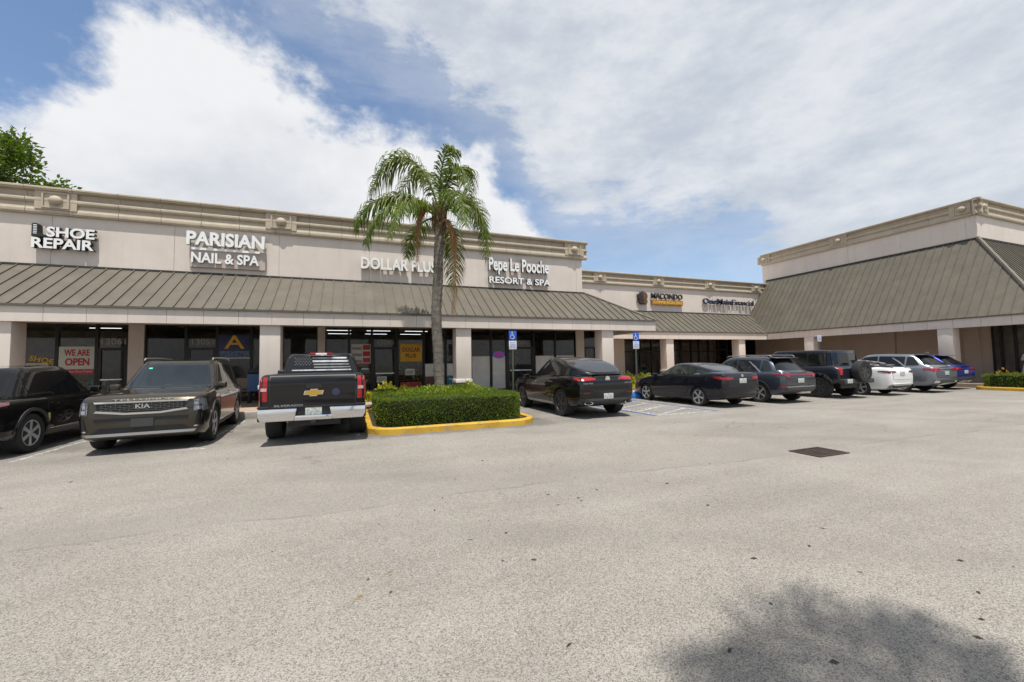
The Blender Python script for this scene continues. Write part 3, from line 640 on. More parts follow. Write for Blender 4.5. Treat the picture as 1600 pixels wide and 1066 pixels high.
def parking_sign(x, y, label, rz=0., base=False, blue=True, zo=0.):
    t = thing('parking_sign', label, 'sign', (x, y, 0), rz, 'parking signs along the walkway')
    part('post', MB().box(-.03, .03, -.02, .02, 0, 2.78), POLE, t)
    if blue:
        p = part('blue_plate', rbox(-.155, .155, -.034, -.028, 2.44, 2.80, .003), SBLUE, t); wheelchair(p, -.036, -.03, 2.61, .30)
    p = part('white_plate', rbox(-.155, .155, -.034, -.028, 2.10+zo, 2.42+zo, .003), SWHITE, t)
    for k, tx in enumerate(('PARKING BY', 'DISABLED', 'PERMIT ONLY')): link('lettering', text_mesh(tx, .24, .055, .002, .0, SBLUE), None, p, (-.12, -.0365, 2.33-k*.085+zo))
    if base:
        part('blue_base', MB().lathe([(.001, 0), (.30, 0), (.30, .10), (.22, .20), (.12, .26), (.001, .26)], 18), mat('base_blue', (.02, .16, .55), .5), t, 40)
        part('base_collar', MB().lathe([(.10, .255), (.10, .52), (.07, .58), (.001, .58)], 14), mat('collar_cream', (.62, .52, .36), .6), t, 40)
parking_sign(5.72, 14.75, 'blue accessible parking sign in front of the pet salon window')
parking_sign(11.42, 14.75, 'blue accessible parking sign on a blue painted base beside the black sedan', 0, True)
parking_sign(23.3, 14.75, 'plain white parking sign seen edge on before the right building', 0., False, False, .35)
g = thing('drain_grate', 'rusty square steel drain grate set in the lot', 'grate', (7.36, 4.76, 0))
RUST = mat('rusty_iron', (.065, .045, .038), .8, .3, var=.3, scale=8)
part('pit_shade', MB().box(-.36, .36, -.25, .25, .0015, .0035), mat('pit_shade_black', (.012, .01, .01), .9), g)  # flat black sheet paints the darkness of a drain below the bars
part('frame', MB().box(-.37, .37, -.26, -.22, .002, .016).box(-.37, .37, .22, .26, .002, .016).box(-.37, -.33, -.22, .22, .002, .016).box(.33, .37, -.22, .22, .002, .016).box(-.02, .02, -.22, .22, .002, .017), RUST, g)
for k in range(9):
    for a, b_ in ((-.33, -.02), (.02, .33)): part('bar', MB().box(a, b_, -.2+k*.045, -.178+k*.045, .002, .014), RUST, g)
bx = thing('collection_box', 'blue box on dark legs beside the salon column', 'box', (-3.45, 18.6, .2))
part('cabinet', rbox(-.28, .28, -.22, .22, .45, 1.12, .03), mat('box_blue', (.045, .12, .25), .5), bx)
for sx in (-.22, .22):
    for sy in (-.16, .16): part('leg', MB().box(sx-.03, sx+.03, sy-.03, sy+.03, 0, .45), BLK, bx)
part('hood', rbox(-.29, .29, -.1, .23, 1.12, 1.32, .04), BLK, bx)
bn = thing('bench', 'tan bench against the salon window', 'bench', (-4.3, 19.4, .2))
part('seat', rbox(-.6, .6, -.2, .2, .42, .47, .01), mat('bench_tan', (.32, .25, .18), .7), bn); part('backrest', rbox(-.6, .6, .17, .2, .5, .95, .01), MATS['bench_tan'], bn)
for sx in (-.5, .5): part('leg', MB().box(sx-.03, sx+.03, -.17, .17, 0, .42), BLK, bn)
# ------------------------------------------------------------------ plants
def leaves(pts, size, m, name, parent, kind='stuff', aspect=.55, up=.35):
    """pts: (position, outward normal); bent two-quad leaves"""
    V, F = [], []
    for p, n in pts:
        p = Vector(p); n = Vector(n)
        d = (n+Vector((random.gauss(0, .6), random.gauss(0, .6), random.gauss(up, .5)))).normalized()
        s = d.cross(Vector((random.gauss(0, 1), random.gauss(0, 1), random.gauss(0, 1)))).normalized()
        L = size*random.uniform(.6, 1.3); w = L*aspect*.5; nn = s.cross(d)
        i = len(V); mid = p+d*L*.5+nn*L*.08
        V += [p, mid+s*w, p+d*L-nn*L*.05, mid-s*w]; F.append((i, i+1, i+2, i+3))
    me = bpy.data.meshes.new(name); me.from_pydata([tuple(v) for v in V], [], F); me.update()
    o = link(name, me, m, parent); o['kind'] = kind; return o
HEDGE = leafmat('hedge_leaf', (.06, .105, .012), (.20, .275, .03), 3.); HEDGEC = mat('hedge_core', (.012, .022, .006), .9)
IXORA = leafmat('groundcover_leaf', (.10, .18, .015), (.32, .40, .04), 3.); GOLDL = leafmat('golden_leaf', (.26, .32, .015), (.60, .56, .05), 3.)
CROT = leafmat('croton_leaf', (.16, .03, .015), (.42, .30, .03), 5.)
def rr_pts(x0, x1, y0, y1, r, n=9):
    out = []
    for cx, cy, a0 in ((x1-r, y0+r, -90), (x1-r, y1-r, 0), (x0+r, y1-r, 90), (x0+r, y0+r, 180)):
        out += [(cx+r*math.cos(R(a0+90*k/(n-1))), cy+r*math.sin(R(a0+90*k/(n-1)))) for k in range(n)]
    return out
def kerb_ring(name, label, x0, x1, y0, y1, r, w, h, m, cat='kerb'):
    o = rr_pts(x0, x1, y0, y1, r); i = rr_pts(x0+w, x1-w, y0+w, y1-w, max(.05, r-w)); n = len(o)
    rings = []
    for k in range(n):
        (ox, oy), (ix, iy) = o[k], i[k]
        L = lambda t, z: (ox+(ix-ox)*t, oy+(iy-oy)*t, z+.008*mnoise.noise((ox*2, oy*2, t*3)))
        rings.append([L(0, -.03), L(.03, h*.8), L(.18, h), L(.9, h), L(1, h*.9), L(1, -.03)])
    rings.append(rings[0])
    me = MB().rings(rings, True, False).mesh(name, 35); t = link(name, me, m); tag(t, label, cat); return t
def hedge_box(name, label, cat, poly, z0, z1, dens, size, m, group=None, top_extra=1.0):
    """poly: ground outline; leaves over sides and top with an uneven surface"""
    t = thing(name, label, cat, (0, 0, 0)); n = len(poly); cx = sum(p[0] for p in poly)/n; cy = sum(p[1] for p in poly)/n
    ins = [(p[0]+(cx-p[0])*.05, p[1]+(cy-p[1])*.05) for p in poly]
    part('branches', MB().prism(ins, lambda u, v: (u, v, z0), lambda u, v: (u, v, z1-.05)), HEDGEC, t)
    pts = []
    for k in range(n):
        a, b = Vector((*poly[k], 0)), Vector((*poly[(k+1) % n], 0)); L = (b-a).length
        nn = Vector(((b-a).y, -(b-a).x, 0)).normalized()
        for _ in range(int(L*(z1-z0)*dens)):
            p = a.lerp(b, random.random()); p.z = random.uniform(z0+.02, z1)
            bul = .05*mnoise.noise(p*2.2)+.03*mnoise.noise(p*7)
            pts.append((p+nn*(bul-random.random()*.05), nn))
    bb = [min(p[0] for p in poly), max(p[0] for p in poly), min(p[1] for p in poly), max(p[1] for p in poly)]
    def inside(x, y):
        c = False
        for k in range(n):
            (xa, ya), (xb, yb) = poly[k], poly[(k+1) % n]
            if (ya > y) != (yb > y) and x < (xb-xa)*(y-ya)/(yb-ya)+xa: c = not c
        return c
    for _ in range(int((bb[1]-bb[0])*(bb[3]-bb[2])*dens*top_extra)):
        x, y = random.uniform(*bb[:2]), random.uniform(*bb[2:])
        if inside(x, y):
            p = Vector((x, y, z1)); p.z += .05*mnoise.noise(p*1.5)+.03*mnoise.noise(p*6)-random.random()*.04
            pts.append((p, (0, 0, 1)))
    leaves(pts, size, m, 'foliage', t, up=.2); return t
def mound(t, cx, cy, rx, ry, z0, z1, n, size, m, name='foliage'):
    pts = []
    for _ in range(n):
        a = random.uniform(0, 2*math.pi); r = math.sqrt(random.random())
        x, y = cx+rx*r*math.cos(a), cy+ry*r*math.sin(a); h = z0+(z1-z0)*(1-r**3)*(.7+.5*mnoise.noise((x*2.5, y*2.5, 3)))
        pts.append(((x, y, random.uniform(z0+.3*(h-z0), h)), (math.cos(a)*r*.6, math.sin(a)*r*.6, .7)))
    return leaves(pts, size, m, name, t)
# island with clipped hedge round the palm
kerb_ring('island_kerb', 'chipped yellow painted kerb round the palm island', .30, 4.60, 9.85, 14.85, .7, .17, .15, KERBY)
struct('island_soil', MB().prism(rr_pts(.45, 4.45, 10.0, 14.7, .55), lambda u, v: (u, v, .02), lambda u, v: (u, v, .11)), mat('dark_mulch', (.045, .032, .022), .95, var=.5, scale=20, bump=.6, bscale=30))
HP = rr_pts(.60, 4.30, 10.22, 14.3, .5, 6)
hedge_box('clipped_hedge', 'clipped green box hedge in the yellow kerbed palm island', 'hedge', HP, .1, .76, 2900, .040, HEDGE)
t = thing('ground_cover_plant', 'ring of lighter green low plants round the palm trunk', 'plant', (0, 0, 0)); mound(t, 2.6, 12.6, 1.5, 1.3, .72, .98, 3200, .075, IXORA)
t = thing('golden_shrub', 'yellow green leafy shrub behind the hedge left of the palm', 'shrub', (0, 0, 0)); mound(t, 1.15, 14.5, 1.0, .4, .4, 1.10, 1500, .10, GOLDL)
t = thing('golden_shrub', 'small yellow green shrub behind the hedge right of the palm', 'shrub', (0, 0, 0)); mound(t, 3.7, 14.6, .8, .35, .4, 1.06, 1000, .10, GOLDL)
t = thing('golden_shrub', 'bright yellow green shrub by the walkway in front of the black sedan', 'shrub', (0, 0, 0)); mound(t, 12.9, 16.9, 2.0, .7, .2, 1.12, 2600, .13, GOLDL)
# planter in front of the right building
kerb_ring('planter_kerb', 'yellow painted kerb of the long hedge bed by the right building', 26.85, 29.6, -8, 10.35, .4, .17, .15, KERBY)
struct('planter_soil', MB().box(26.98, 29.48, -7.8, 10.2, .02, .11), MATS['dark_mulch'])
hedge_box('clipped_hedge', 'long low clipped hedge with yellow kerb before the right building', 'hedge', [(27.1, 2.0), (27.9, 2.0), (27.9, 10.05), (27.1, 10.05)], .1, .70, 1100, .07, HEDGE)
t = thing('croton_row', 'row of red and yellow crotons behind the right hedge', 'plant', (0, 0, 0))
for k in range(16): mound(t, 28.3, 9.8-k*.5, .35, .32, .3, .98+random.uniform(-.1, .08), 130, .17, CROT)

# palms
PTR = mat('palm_bark', (.175, .155, .125), .9, var=.32, scale=5, bump=.7, bscale=25)
def bark_rings():
    X.nt = PTR.node_tree; b = X.nt.nodes['Principled BSDF']; v = X.nt.nodes.new('ShaderNodeTexCoord').outputs['Object']
    old = b.inputs['Base Color'].links[0].from_socket
    c = mixc(smooth(nz(mapping(v, (1.2, 1.2, 9)), 1.6, 5, .6), .5, .62)*.6, old, (.07, .06, .05)); c = mixc(smooth(nz(mapping(v, (2, 2, 2), loc=(3, 3, 3)), 2.2, 6, .65), .56, .68)*.5, c, (.30, .29, .26)); X.nt.links.new(c, b.inputs['Base Color'])
bark_rings(); PGR = leafmat('palm_leaflet', (.05, .095, .012), (.18, .235, .035), 1.6, .3); PDEAD = leafmat('dead_frond', (.26, .13, .045), (.48, .28, .12), 3., .2)
PBOOT = mat('leaf_base', (.20, .13, .07), .9, var=.4, scale=9)
def bez(P, t):
    P = [Vector(p) for p in P]
    while len(P) > 1: P = [a.lerp(b, t) for a, b in zip(P[:-1], P[1:])]
    return P[0]
def frond_mesh(ctrl, n=46, leaf=.62, dead=False, seed=0):
    rnd = random.Random(seed); mb = MB(); K = 16
    pts = [bez(ctrl, k/K) for k in range(K+1)]
    mb.tube(pts, [.032*(1-k/K)+.006 for k in range(K+1)], 5)
    for k in range(n):
        t = .10+.90*(k+.5)/n; p = bez(ctrl, t); tg = (bez(ctrl, min(1, t+.02))-bez(ctrl, t-.02)).normalized()
        sd = tg.cross(Vector((0, 0, 1)));
        if sd.length < .15: sd = tg.cross(Vector((rnd.uniform(-1, 1), rnd.uniform(-1, 1), 0)))
        sd.normalize(); upv = sd.cross(tg)
        ll = leaf*(math.sin(math.pi*min(1, .12+t*.83))**.6)*rnd.uniform(.8, 1.12)
        for s in (-1, 1):
            if dead and rnd.random() < .15: continue
            d = (sd*s*rnd.uniform(.55, 1)+tg*rnd.uniform(.45, .9)+upv*rnd.uniform(-.45, .35)).normalized()
            if dead: d = (d*.75+Vector((0, 0, -1))+tg*.4).normalized()
            q1 = p+d*ll*.45; droop = Vector((0, 0, -1))*ll*(.26+.26*rnd.random())
            q2 = q1+(d*ll*.33)+droop*.6; q3 = q2+d*ll*.16+droop*1.1
            w = tg*.022*(1 if not dead else .6)
            i = len(mb.v); mb.v += [tuple(v) for v in (p-w*.6, p+w*.6, q1+w, q1-w, q2+w*.8, q2-w*.8, q3)]
            mb.f += [(i, i+1, i+2, i+3), (i+3, i+2, i+4, i+5), (i+5, i+4, i+6)]
    me = bpy.data.meshes.new('frond'); me.from_pydata(mb.v, [], mb.f); me.update(); return me
RH, TW = Vector((.933, -.360, 0)), Vector((-.36, -.931, 0))         # right and towards, seen from the lane
def W(r, u, t): return RH*r+Vector((0, 0, u))+TW*t
# control points (right, up, towards) from the crown
FR = [([(0, 0, 0), (-.25, 1.5, .1), (-1.05, 2.55, .2), (-1.75, 1.75, .3), (-2.1, .55, .4)], 56, .72),
      ([(0, .1, 0), (.05, 1.2, -.4), (-.35, 2.35, -.9), (-1.2, 2.2, -1.3), (-1.8, 1.2, -1.6)], 44, .66),
      ([(0, .1, 0), (.25, 1.1, .2), (.6, 1.75, .5), (1.0, 1.35, .7), (1.05, .3, .8)], 46, .60),
      ([(0, 0, 0), (.35, .9, -.5), (.95, 1.3, -1.0), (1.35, .6, -1.4), (1.3, -.3, -1.6)], 40, .58),
      ([(0, -.1, 0), (.5, .55, .1), (1.2, .62, .2), (1.72, -.2, .2), (1.45, -1.5, .2)], 52, .50),
      ([(0, 0, 0), (-.7, .75, .2), (-1.6, .7, .3), (-2.35, .35, .4), (-2.6, -.55, .4)], 52, .56),
      ([(0, -.1, 0), (-.7, .35, .6), (-1.35, .1, 1.1), (-1.8, -.45, 1.3), (-1.9, -1.3, 1.3)], 48, .52),
      ([(0, -.1, 0), (-.35, .3, .8), (-.75, .1, 1.5), (-.95, -.5, 1.8), (-1.05, -1.3, 1.9)], 44, .5),
      ([(0, -.1, 0), (.1, .2, -.8), (.3, 0, -1.4), (.35, -1.1, -1.7), (.1, -2.1, -1.8)], 42, .58),
      ([(0, -.1, 0), (-.6, .3, -.8), (-1.1, .1, -1.4), (-1.4, -.2, -1.7), (-1.5, -.9, -1.8)], 40, .5),
      ([(0, .2, 0), (.05, 1.2, .1), (.1, 1.9, .2), (.35, 2.2, .3), (.6, 1.9, .4)], 34, .45),
      ([(0, -.1, 0), (.3, .5, .7), (.7, .6, 1.3), (1.0, -.1, 1.7), (1.05, -1.0, 1.8)], 42, .55)]
DEADF = [([(-.1, .0, .15), (-.4, .5, .3), (-.62, .35, .42), (-.66, -.6, .4), (-.62, -1.55, .35)], 60, .55), ([(.05, -.3, .15), (.35, .1, .25), (.65, -.3, .3), (.60, -1.9, .3), (.42, -3.1, .3)], 80, .60)]
FM = [frond_mesh([W(*p) for p in c], int(n*2.1), l*1.12, False, k) for k, (c, n, l) in enumerate(FR)]; DM = [frond_mesh([W(*p) for p in c], n*2, l, True, 50+k) for k, (c, n, l) in enumerate(DEADF)]
def palm(x, y, z0, H, label, rz=0., lean=((0, 0), (-.07, 0), (-.12, 0), (-.05, 0), (.0, 0)), dead=True):
    t = thing('palm_tree', label, 'palm tree', (x, y, z0), rz, 'queen palms in the parking lot')
    n = 60; rings = []
    for k in range(n+1):
        f = k/n; z = f*H; i = f*(len(lean)-1); a = min(int(i), len(lean)-2); q = i-a; q = q*q*(3-2*q)
        c = RH*(lean[a][0]+(lean[a+1][0]-lean[a][0])*q); r = .142-.002*f+.05*max(0, .08-f)/.08+(.010 if k % 2 else -.008)+.02*math.sin(f*3.1)
        rings.append([(c.x+r*math.cos(j*math.pi/9), c.y+r*math.sin(j*math.pi/9), z+.01*math.sin(j*2.1+k)) for j in range(18)])
    part('trunk', MB().rings(rings), PTR, t, 60); top = RH*lean[-1][0]+Vector((0, 0, H))
    mb = MB()
    for k in range(26):
        a = k*2.4; z = -.35+k*.03; r = .19; d = Vector((math.cos(a), math.sin(a), 0)); r = .145
        mb.tube([top+d*r*.8+Vector((0, 0, z)), top+d*(r+.05)+Vector((0, 0, z+.2)), top+d*(r+.10)+Vector((0, 0, z+.38))], [.06, .045, .012], 5)
    part('leaf_bases', mb, PBOOT, t)
    for m in FM: link('frond', m, PGR, t, top+Vector((0, 0, .25)))
    if dead:
        for m in DM: o = link('frond', m, PDEAD, t, top+Vector((0, 0, .2))); o['label'] = 'dry brown hanging frond'
    return t
palm(2.6, 13.0, .1, 6.0, 'feather palm rising from the hedge island with brown dead fronds')
palm(1.95, -5.95, 0, 6.2, 'feather palm beside the lane that throws its shadow on the asphalt', R(70), dead=False).scale = (2., 2., 2.)

# broadleaf tree behind the left building
def broad_tree(x, y, H, label):
    t = thing('broadleaf_tree', label, 'tree', (x, y, 0)); rnd = random.Random(5)
    mb = MB(); mb.tube([(0, 0, 0), (.1, 0, H*.25), (-.1, .1, H*.5), (.1, 0, H*.75)], [.4, .33, .25, .12], 9)
    cl = []
    for k in range(64):
        a = rnd.uniform(0, 6.28); r = rnd.uniform(.8, 4.9); z = H*rnd.uniform(.45, .98); r *= (1.05-((z/H-.62)/.42)**2)
        c = Vector((r*math.cos(a), r*math.sin(a), z)); cl.append((c, rnd.uniform(.7, 1.35)))
        mb.tube([(0, 0, z*.55), tuple(c*.5+Vector((0, 0, z*.32))), tuple(c)], [.12, .07, .02], 5)
    part('trunk', mb, mat('tree_bark', (.12, .09, .065), .9), t)
    pts = []
    for c, r in cl:
        for _ in range(330):
            d = Vector((rnd.gauss(0, 1), rnd.gauss(0, 1), rnd.gauss(0, .75))).normalized()*r*rnd.uniform(.35, 1.08)
            pts.append((c+d, d.normalized()))
    leaves(pts, .30, leafmat('tree_leaf', (.04, .08, .007), (.13, .21, .014), .8), 'crown', t)
broad_tree(-20.9, 34.0, 15.9, 'green leafy tree standing behind the left shop building')

# litter of leaves and twigs on the asphalt
V, F = [], []
rl = random.Random(11)
for k in range(110):
    x, y = rl.uniform(-5, 9), rl.uniform(.9, 9.5)
    if rl.random() < .4: x, y = rl.uniform(0, 5), rl.uniform(1, 5)
    a = rl.uniform(0, 6.28); L = rl.uniform(.008, .034); w = L*rl.uniform(.12, .5); c, s_ = math.cos(a), math.sin(a); i = len(V)
    V += [(x-c*L, y-s_*L, .004), (x+s_*w, y-c*w, .010), (x+c*L, y+s_*L, .005), (x-s_*w, y+c*w, .007)]; F.append((i, i+1, i+2, i+3))
me = bpy.data.meshes.new('leaf_litter'); me.from_pydata(V, [], F); me.update()
o = link('leaf_litter', me, mat('dry_leaf', (.05, .032, .02), .9, var=.5, scale=3)); o['kind'] = 'stuff'; o['label'] = 'dry leaf scraps scattered over the asphalt'; o['category'] = 'litter'
SPL = worn_paint('mustard_splash', (.34, .22, .07), .98, .46, .74)
for k, (a, b_, w_) in enumerate(((0., .16, .045), (.1, .34, .03), (.28, .55, .018))):
    dx, dy = .62, .78
    line(-.03+dx*a, 3.03+dy*a, -.03+dx*b_, 3.03+dy*b_, w_, SPL, 'paint_splash', .004+.001*k)
# ------------------------------------------------------------------ vehicles
TYRE = mat('tyre_rubber', (.018, .018, .018), .8, var=.2, scale=10); ALLOY = mat('alloy_rim', (.52, .52, .53), .32, .35, var=.1); DARKRIM = mat('dark_rim', (.085, .085, .088), .35, .5, var=.1)
CHROME = mat('chrome', (.72, .72, .73), .12, 1., var=0); CLAD = mat('grey_cladding', (.045, .045, .046), .6, var=.1); SILV = mat('silver_trim', (.42, .42, .42), .35, .7, var=0)
def lens(name, col, rough=.2, coat=.4): return mat(name, col, rough, 0, var=.25, scale=14, coat=coat)
TAIL = lens('red_lens', (.32, .006, .009), .25, .4); TAILD = lens('dark_red_lens', (.12, .006, .012)); HEAD = mat('headlamp_lens', (.20, .22, .25), .1, .3, var=.7, scale=25, coat=.6); AMBER = lens('amber_lens', (.75, .28, .01)); PLATE = mat('plate_white', (.50, .54, .50), .45, var=.55, scale=26, fine=.3)
def carglass(name, col, ): return mat(name, col, .03, 0, var=0, spec=.5)
TINT = carglass('tinted_glass', (.008, .009, .010)); CLEAR = carglass('windshield_glass', (.012, .018, .022))
def paint(name, col, metal=.25, rough=.28):
    col = tuple(c*.98+d*.005 for c, d in zip(col, (.5, .45, .4)))
    return mat(name, col, rough, metal, var=.03, scale=1., coat=1., spec=.1)
def lerp_pl(pl, x):
    if x <= pl[0][0]: return pl[0][1]
    for (a, za), (b, zb) in zip(pl[:-1], pl[1:]):
        if x <= b: return za+(zb-za)*(x-a)/(b-a) if b > a else zb
    return pl[-1][1]
def smooth_pl(pl, x, w=.07): return sum(lerp_pl(pl, x+w*k) for k in (-1, -.5, 0, .5, 1))/5
VIEW = {'L': (Vector((0, 1, 0)), lambda u, v: Vector((u, 0, v))), 'R': (Vector((0, -1, 0)), lambda u, v: Vector((u, 0, v))), 'rear': (Vector((-1, 0, 0)), lambda u, v: Vector((0, u, v))),
        'front': (Vector((1, 0, 0)), lambda u, v: Vector((0, u, v))), 'top': (Vector((0, 0, 1)), lambda u, v: Vector((u, v, 0)))}
def lower_body(L, W, top, bot, amt_r=.12, amt_f=.17, dr=.5, df=.8, tuck=.80):
    h2 = L/2; xs = [0, .008, .025, .05, .09, .14, .2, .28]; ends = xs[:]
    n = int((L-.7)/.1); body = [.35+(L-.7)*k/n for k in range(n+1)]
    ds = ends+body+[L-e for e in reversed(ends)]
    rings = []
    for d in ds:
        x = -h2+d; zt = smooth_pl(top, x); zb = smooth_pl(bot, x); w = W/2
        w *= 1-amt_r*(1-min(1, d/dr))**2.2; w *= 1-amt_f*(1-min(1, (L-d)/df))**2.2
        e = min(d, L-d); q = max(0, 1-e/.10)**2
        zt -= .05*q; zb += .05*q; w -= .04*q; h = zt-zb
        sec = [(0, 0), (tuck, 0), (.92, .04), (.968, .14), (.985, .30), (1., .47), (1., .60), (.99, .74), (.98, .86), (.965, .93), (.94, .975), (.89, 1.0), (.6, 1.015), (0, 1.025)]
        rings.append([(x, w*a, zb+h*b) for a, b in sec]+[(x, -w*a, zb+h*b) for a, b in reversed(sec[1:-1])])
    return MB().rings(rings)
def cabin_mb(xr0, xf0, xr1, xf1, w0, w1, belt, roof, n=4.5, N=60, vround=.06):
    rings = []; zmax = max(z for _, z in roof)
    lv = [(v, 1.) for v in (-.12, 0, .15, .3, .45, .6, .75, .86, .94, .985)]+[(1., s) for s in (.985, .95, .85, .6, .3, .02)]
    for v, s in lv:
        ring = []; vv = max(v, -.1)
        k = vround*max(0, (v-.8)/.2)**2.2
        a0, a1 = xr0+(xr1-xr0)*vv, xf0+(xf1-xf0)*vv; xc, hx = (a0+a1)/2, (a1-a0)/2*(1-k*.35)
        for j in range(N):
            t = 2*math.pi*j/N; c, sn = math.cos(t), math.sin(t)
            px = xc+hx*s*math.copysign(abs(c)**(2/n), c); zb = lerp_pl(belt, px); ze = zb+v*(smooth_pl(roof, px, .12)-zb); hw = (w0+(w1-w0)*min(1, max(0, (ze-zb)/(zmax-zb))))/2*(1-k); py = hw*s*math.copysign(abs(sn)**(2/n), sn)
            # curved windscreen and backlight
            if abs(c) > .2: px -= math.copysign(1, c)*.10*(py/max(hw, .1))**2*(abs(c)**.5)*s
            zb = lerp_pl(belt, px); zr = smooth_pl(roof, px, .12)
            ring.append((px, py, zb+v*(zr-zb)+(1-s)*.028))
        rings.append(ring)
    return MB().rings(rings)
class Car:
    def __init__(s, name, label, cat, loc, rotz, P, L, W, top, bot, cab, axles, Rw, tyre_w=.24, rim='alloy', rimr=.70, spokes=5, arch=1.13, bed=None, lowkw={}):
        s.t = thing(name, label, cat, (loc[0], loc[1], 0), rotz); s.P = P; s.L, s.W = L, W; s.top, s.bot = top, bot; s.cab = cab
        me = lower_body(L, W, top, bot, **lowkw).mesh('body'); me.materials.append(P); me.materials.append(BLK)
        cut = MB()
        for ax in axles:
            for sd in (-1, 1):
                y0, y1 = sd*(W/2-.40), sd*(W/2+.25)
                cut.lathe([(Rw*arch, min(y0, y1)), (Rw*arch, max(y0, y1))], 36, 'y', (ax, 0, Rw))
        if bed: cut.box(*bed)
        cm = cut.mesh('cut'); cm.materials.append(BLK)
        a = link('tmp', me); b = link('tmp', cm); md = a.modifiers.new('b', 'BOOLEAN'); md.object = b; md.operation = 'DIFFERENCE'; md.solver = 'EXACT'
        try: md.material_mode = 'TRANSFER'
        except Exception: pass
        dg = bpy.context.evaluated_depsgraph_get(); res = bpy.data.meshes.new_from_object(a.evaluated_get(dg))
        bpy.data.objects.remove(a); bpy.data.objects.remove(b)
        cb = cabin_mb(**cab).mesh('cab'); bm = bmesh.new(); bm.from_mesh(res); bm.from_mesh(cb); bm.to_mesh(res)
        s.bvh = BVHTree.FromBMesh(bm); bm.free(); shade(res, 38); res.name = 'body'
        s.body = link('body', res, P, s.t)
        s.wheels(axles, Rw, tyre_w, rim, rimr, spokes)
    def wheels(s, axles, Rw, tw, rim, rr, spokes):
        h = tw/2; ri = Rw*rr; TM = MB().lathe([(ri*.97, -h*.8), (ri+.01, -h*.92), (Rw*.93, -h), (Rw*.985, -h*.82), (Rw, -h*.55), (Rw, h*.55), (Rw*.985, h*.82), (Rw*.93, h), (ri+.01, h*.92), (ri*.97, h*.8)], 36, 'y').mesh('tyre', 30)
        TM.materials.append(TYRE)
        HM = MB().lathe([(ri*.96, -h*.7), (ri*.96, h*.25), (ri*.5, h*.30), (.001, h*.30)], 24, 'y').mesh('wheel', 40); HM.materials.append(mat('wheel_dark', (.010, .010, .011), .6, .2))
        mb = MB().lathe([(ri*.90, h*.5), (ri*.94, h*.9), (ri*.99, h*.93), (ri*1.0, h*.8), (ri*.985, h*.3), (ri*.93, h*.3)], 36, 'y')
        mb.lathe([(.001, h*.86), (ri*.17, h*.86), (ri*.2, h*.75), (ri*.2, h*.3)], 16, 'y')
        for k in range(spokes):
            a = 2*math.pi*k/spokes+.3
            for off in ((-.085, .085) if spokes <= 6 else (0,)):
                def pt(r, wd, y): 
                    aa = a+off*(ri*.9/max(r, .05))*.55+wd/max(r, .03); return (r*math.cos(aa), y, -r*math.sin(aa))
                wi, wo = (.022, .026) if spokes <= 6 else (.018, .024)
                mb.rings([[pt(ri*.16, -wi, h*.5), pt(ri*.16, wi, h*.5), pt(ri*.16, wi, h*.8), pt(ri*.16, -wi, h*.8)], [pt(ri*.95, -wo, h*.5), pt(ri*.95, wo, h*.5), pt(ri*.95, wo, h*.85), pt(ri*.95, -wo, h*.85)]])
        RM = mb.mesh('rim', 35); RM.materials.append(ALLOY if rim == 'alloy' else DARKRIM); s.wm = (TM, HM, RM, Rw)
        for ax in axles:
            for sd in (1, -1):
                w = link('wheel', HM, None, s.t, (ax, sd*(s.W/2-h-.012), Rw), (0, random.uniform(0, 1.2), 0 if sd > 0 else math.pi))
                link('tyre', TM, None, w); link('rim', RM, None, w)
    def geo(s, poly, view, off, th, step=.09):
        out, to3 = VIEW[view]; bm = bmesh.new(); f = bm.faces.new([bm.verts.new(to3(*p)) for p in poly])
        us = [p[0] for p in poly]; vs = [p[1] for p in poly]
        for lo, hi, ax in ((min(us), max(us), 0), (min(vs), max(vs), 1)):
            n = int((hi-lo)/step)
            for k in range(1, n+1):
                c = lo+(hi-lo)*k/(n+1); co = to3(c, 0) if ax == 0 else to3(0, c); no = (to3(1, 0) if ax == 0 else to3(0, 1))
                bmesh.ops.bisect_plane(bm, geom=bm.verts[:]+bm.edges[:]+bm.faces[:], plane_co=co, plane_no=no)
        bmesh.ops.triangulate(bm, faces=[f for f in bm.faces if len(f.verts) > 4])
        for v in bm.verts:
            h, n, _, _ = s.bvh.ray_cast(v.co+out*6, -out)
            if h is None: h = s.bvh.find_nearest(v.co+out*(s.L/2 if abs(out.x) > .5 else s.W/2))[0]
            v.co = h+out*off
        bm.normal_update()
        fs = bm.faces[:]; r = bmesh.ops.extrude_face_region(bm, geom=fs); nv = [g for g in r['geom'] if isinstance(g, bmesh.types.BMVert)]
        for v in nv: v.co -= out*th
        bmesh.ops.recalc_face_normals(bm, faces=bm.faces)
        bm.verts.index_update(); vs = [tuple(v.co) for v in bm.verts]; fc = [tuple(v.index for v in f.verts) for f in bm.faces]; bm.free(); return vs, fc
    def panel(s, name, pieces, m, off=.006, th=.014, parent=None, mirror=False, step=.09):
        """mirror: build a second object on the other side"""
        def one(pcs):
            mb = MB()
            for poly, view in pcs:
                v, f = s.geo(poly, view, off, th, step); i = len(mb.v); mb.v += v; mb.f += [tuple(a+i for a in q) for q in f]
            me = bpy.data.meshes.new(name); me.from_pydata(mb.v, [], mb.f); me.update(); shade(me, 40); return link(name, me, m, parent or s.t)
        if not isinstance(pieces, list): pieces = [pieces]
        o = one(pieces)
        if mirror: one([(([(p[0], p[1]) for p in pl] if v in 'LR' else [(-p[0], p[1]) for p in pl]), {'L': 'R', 'R': 'L'}.get(v, v)) for pl, v in pieces])
        return o
    def hit(s, u, v, view):
        out, to3 = VIEW[view]; h = s.bvh.ray_cast(to3(u, v)+out*6, -out)[0]
        return h
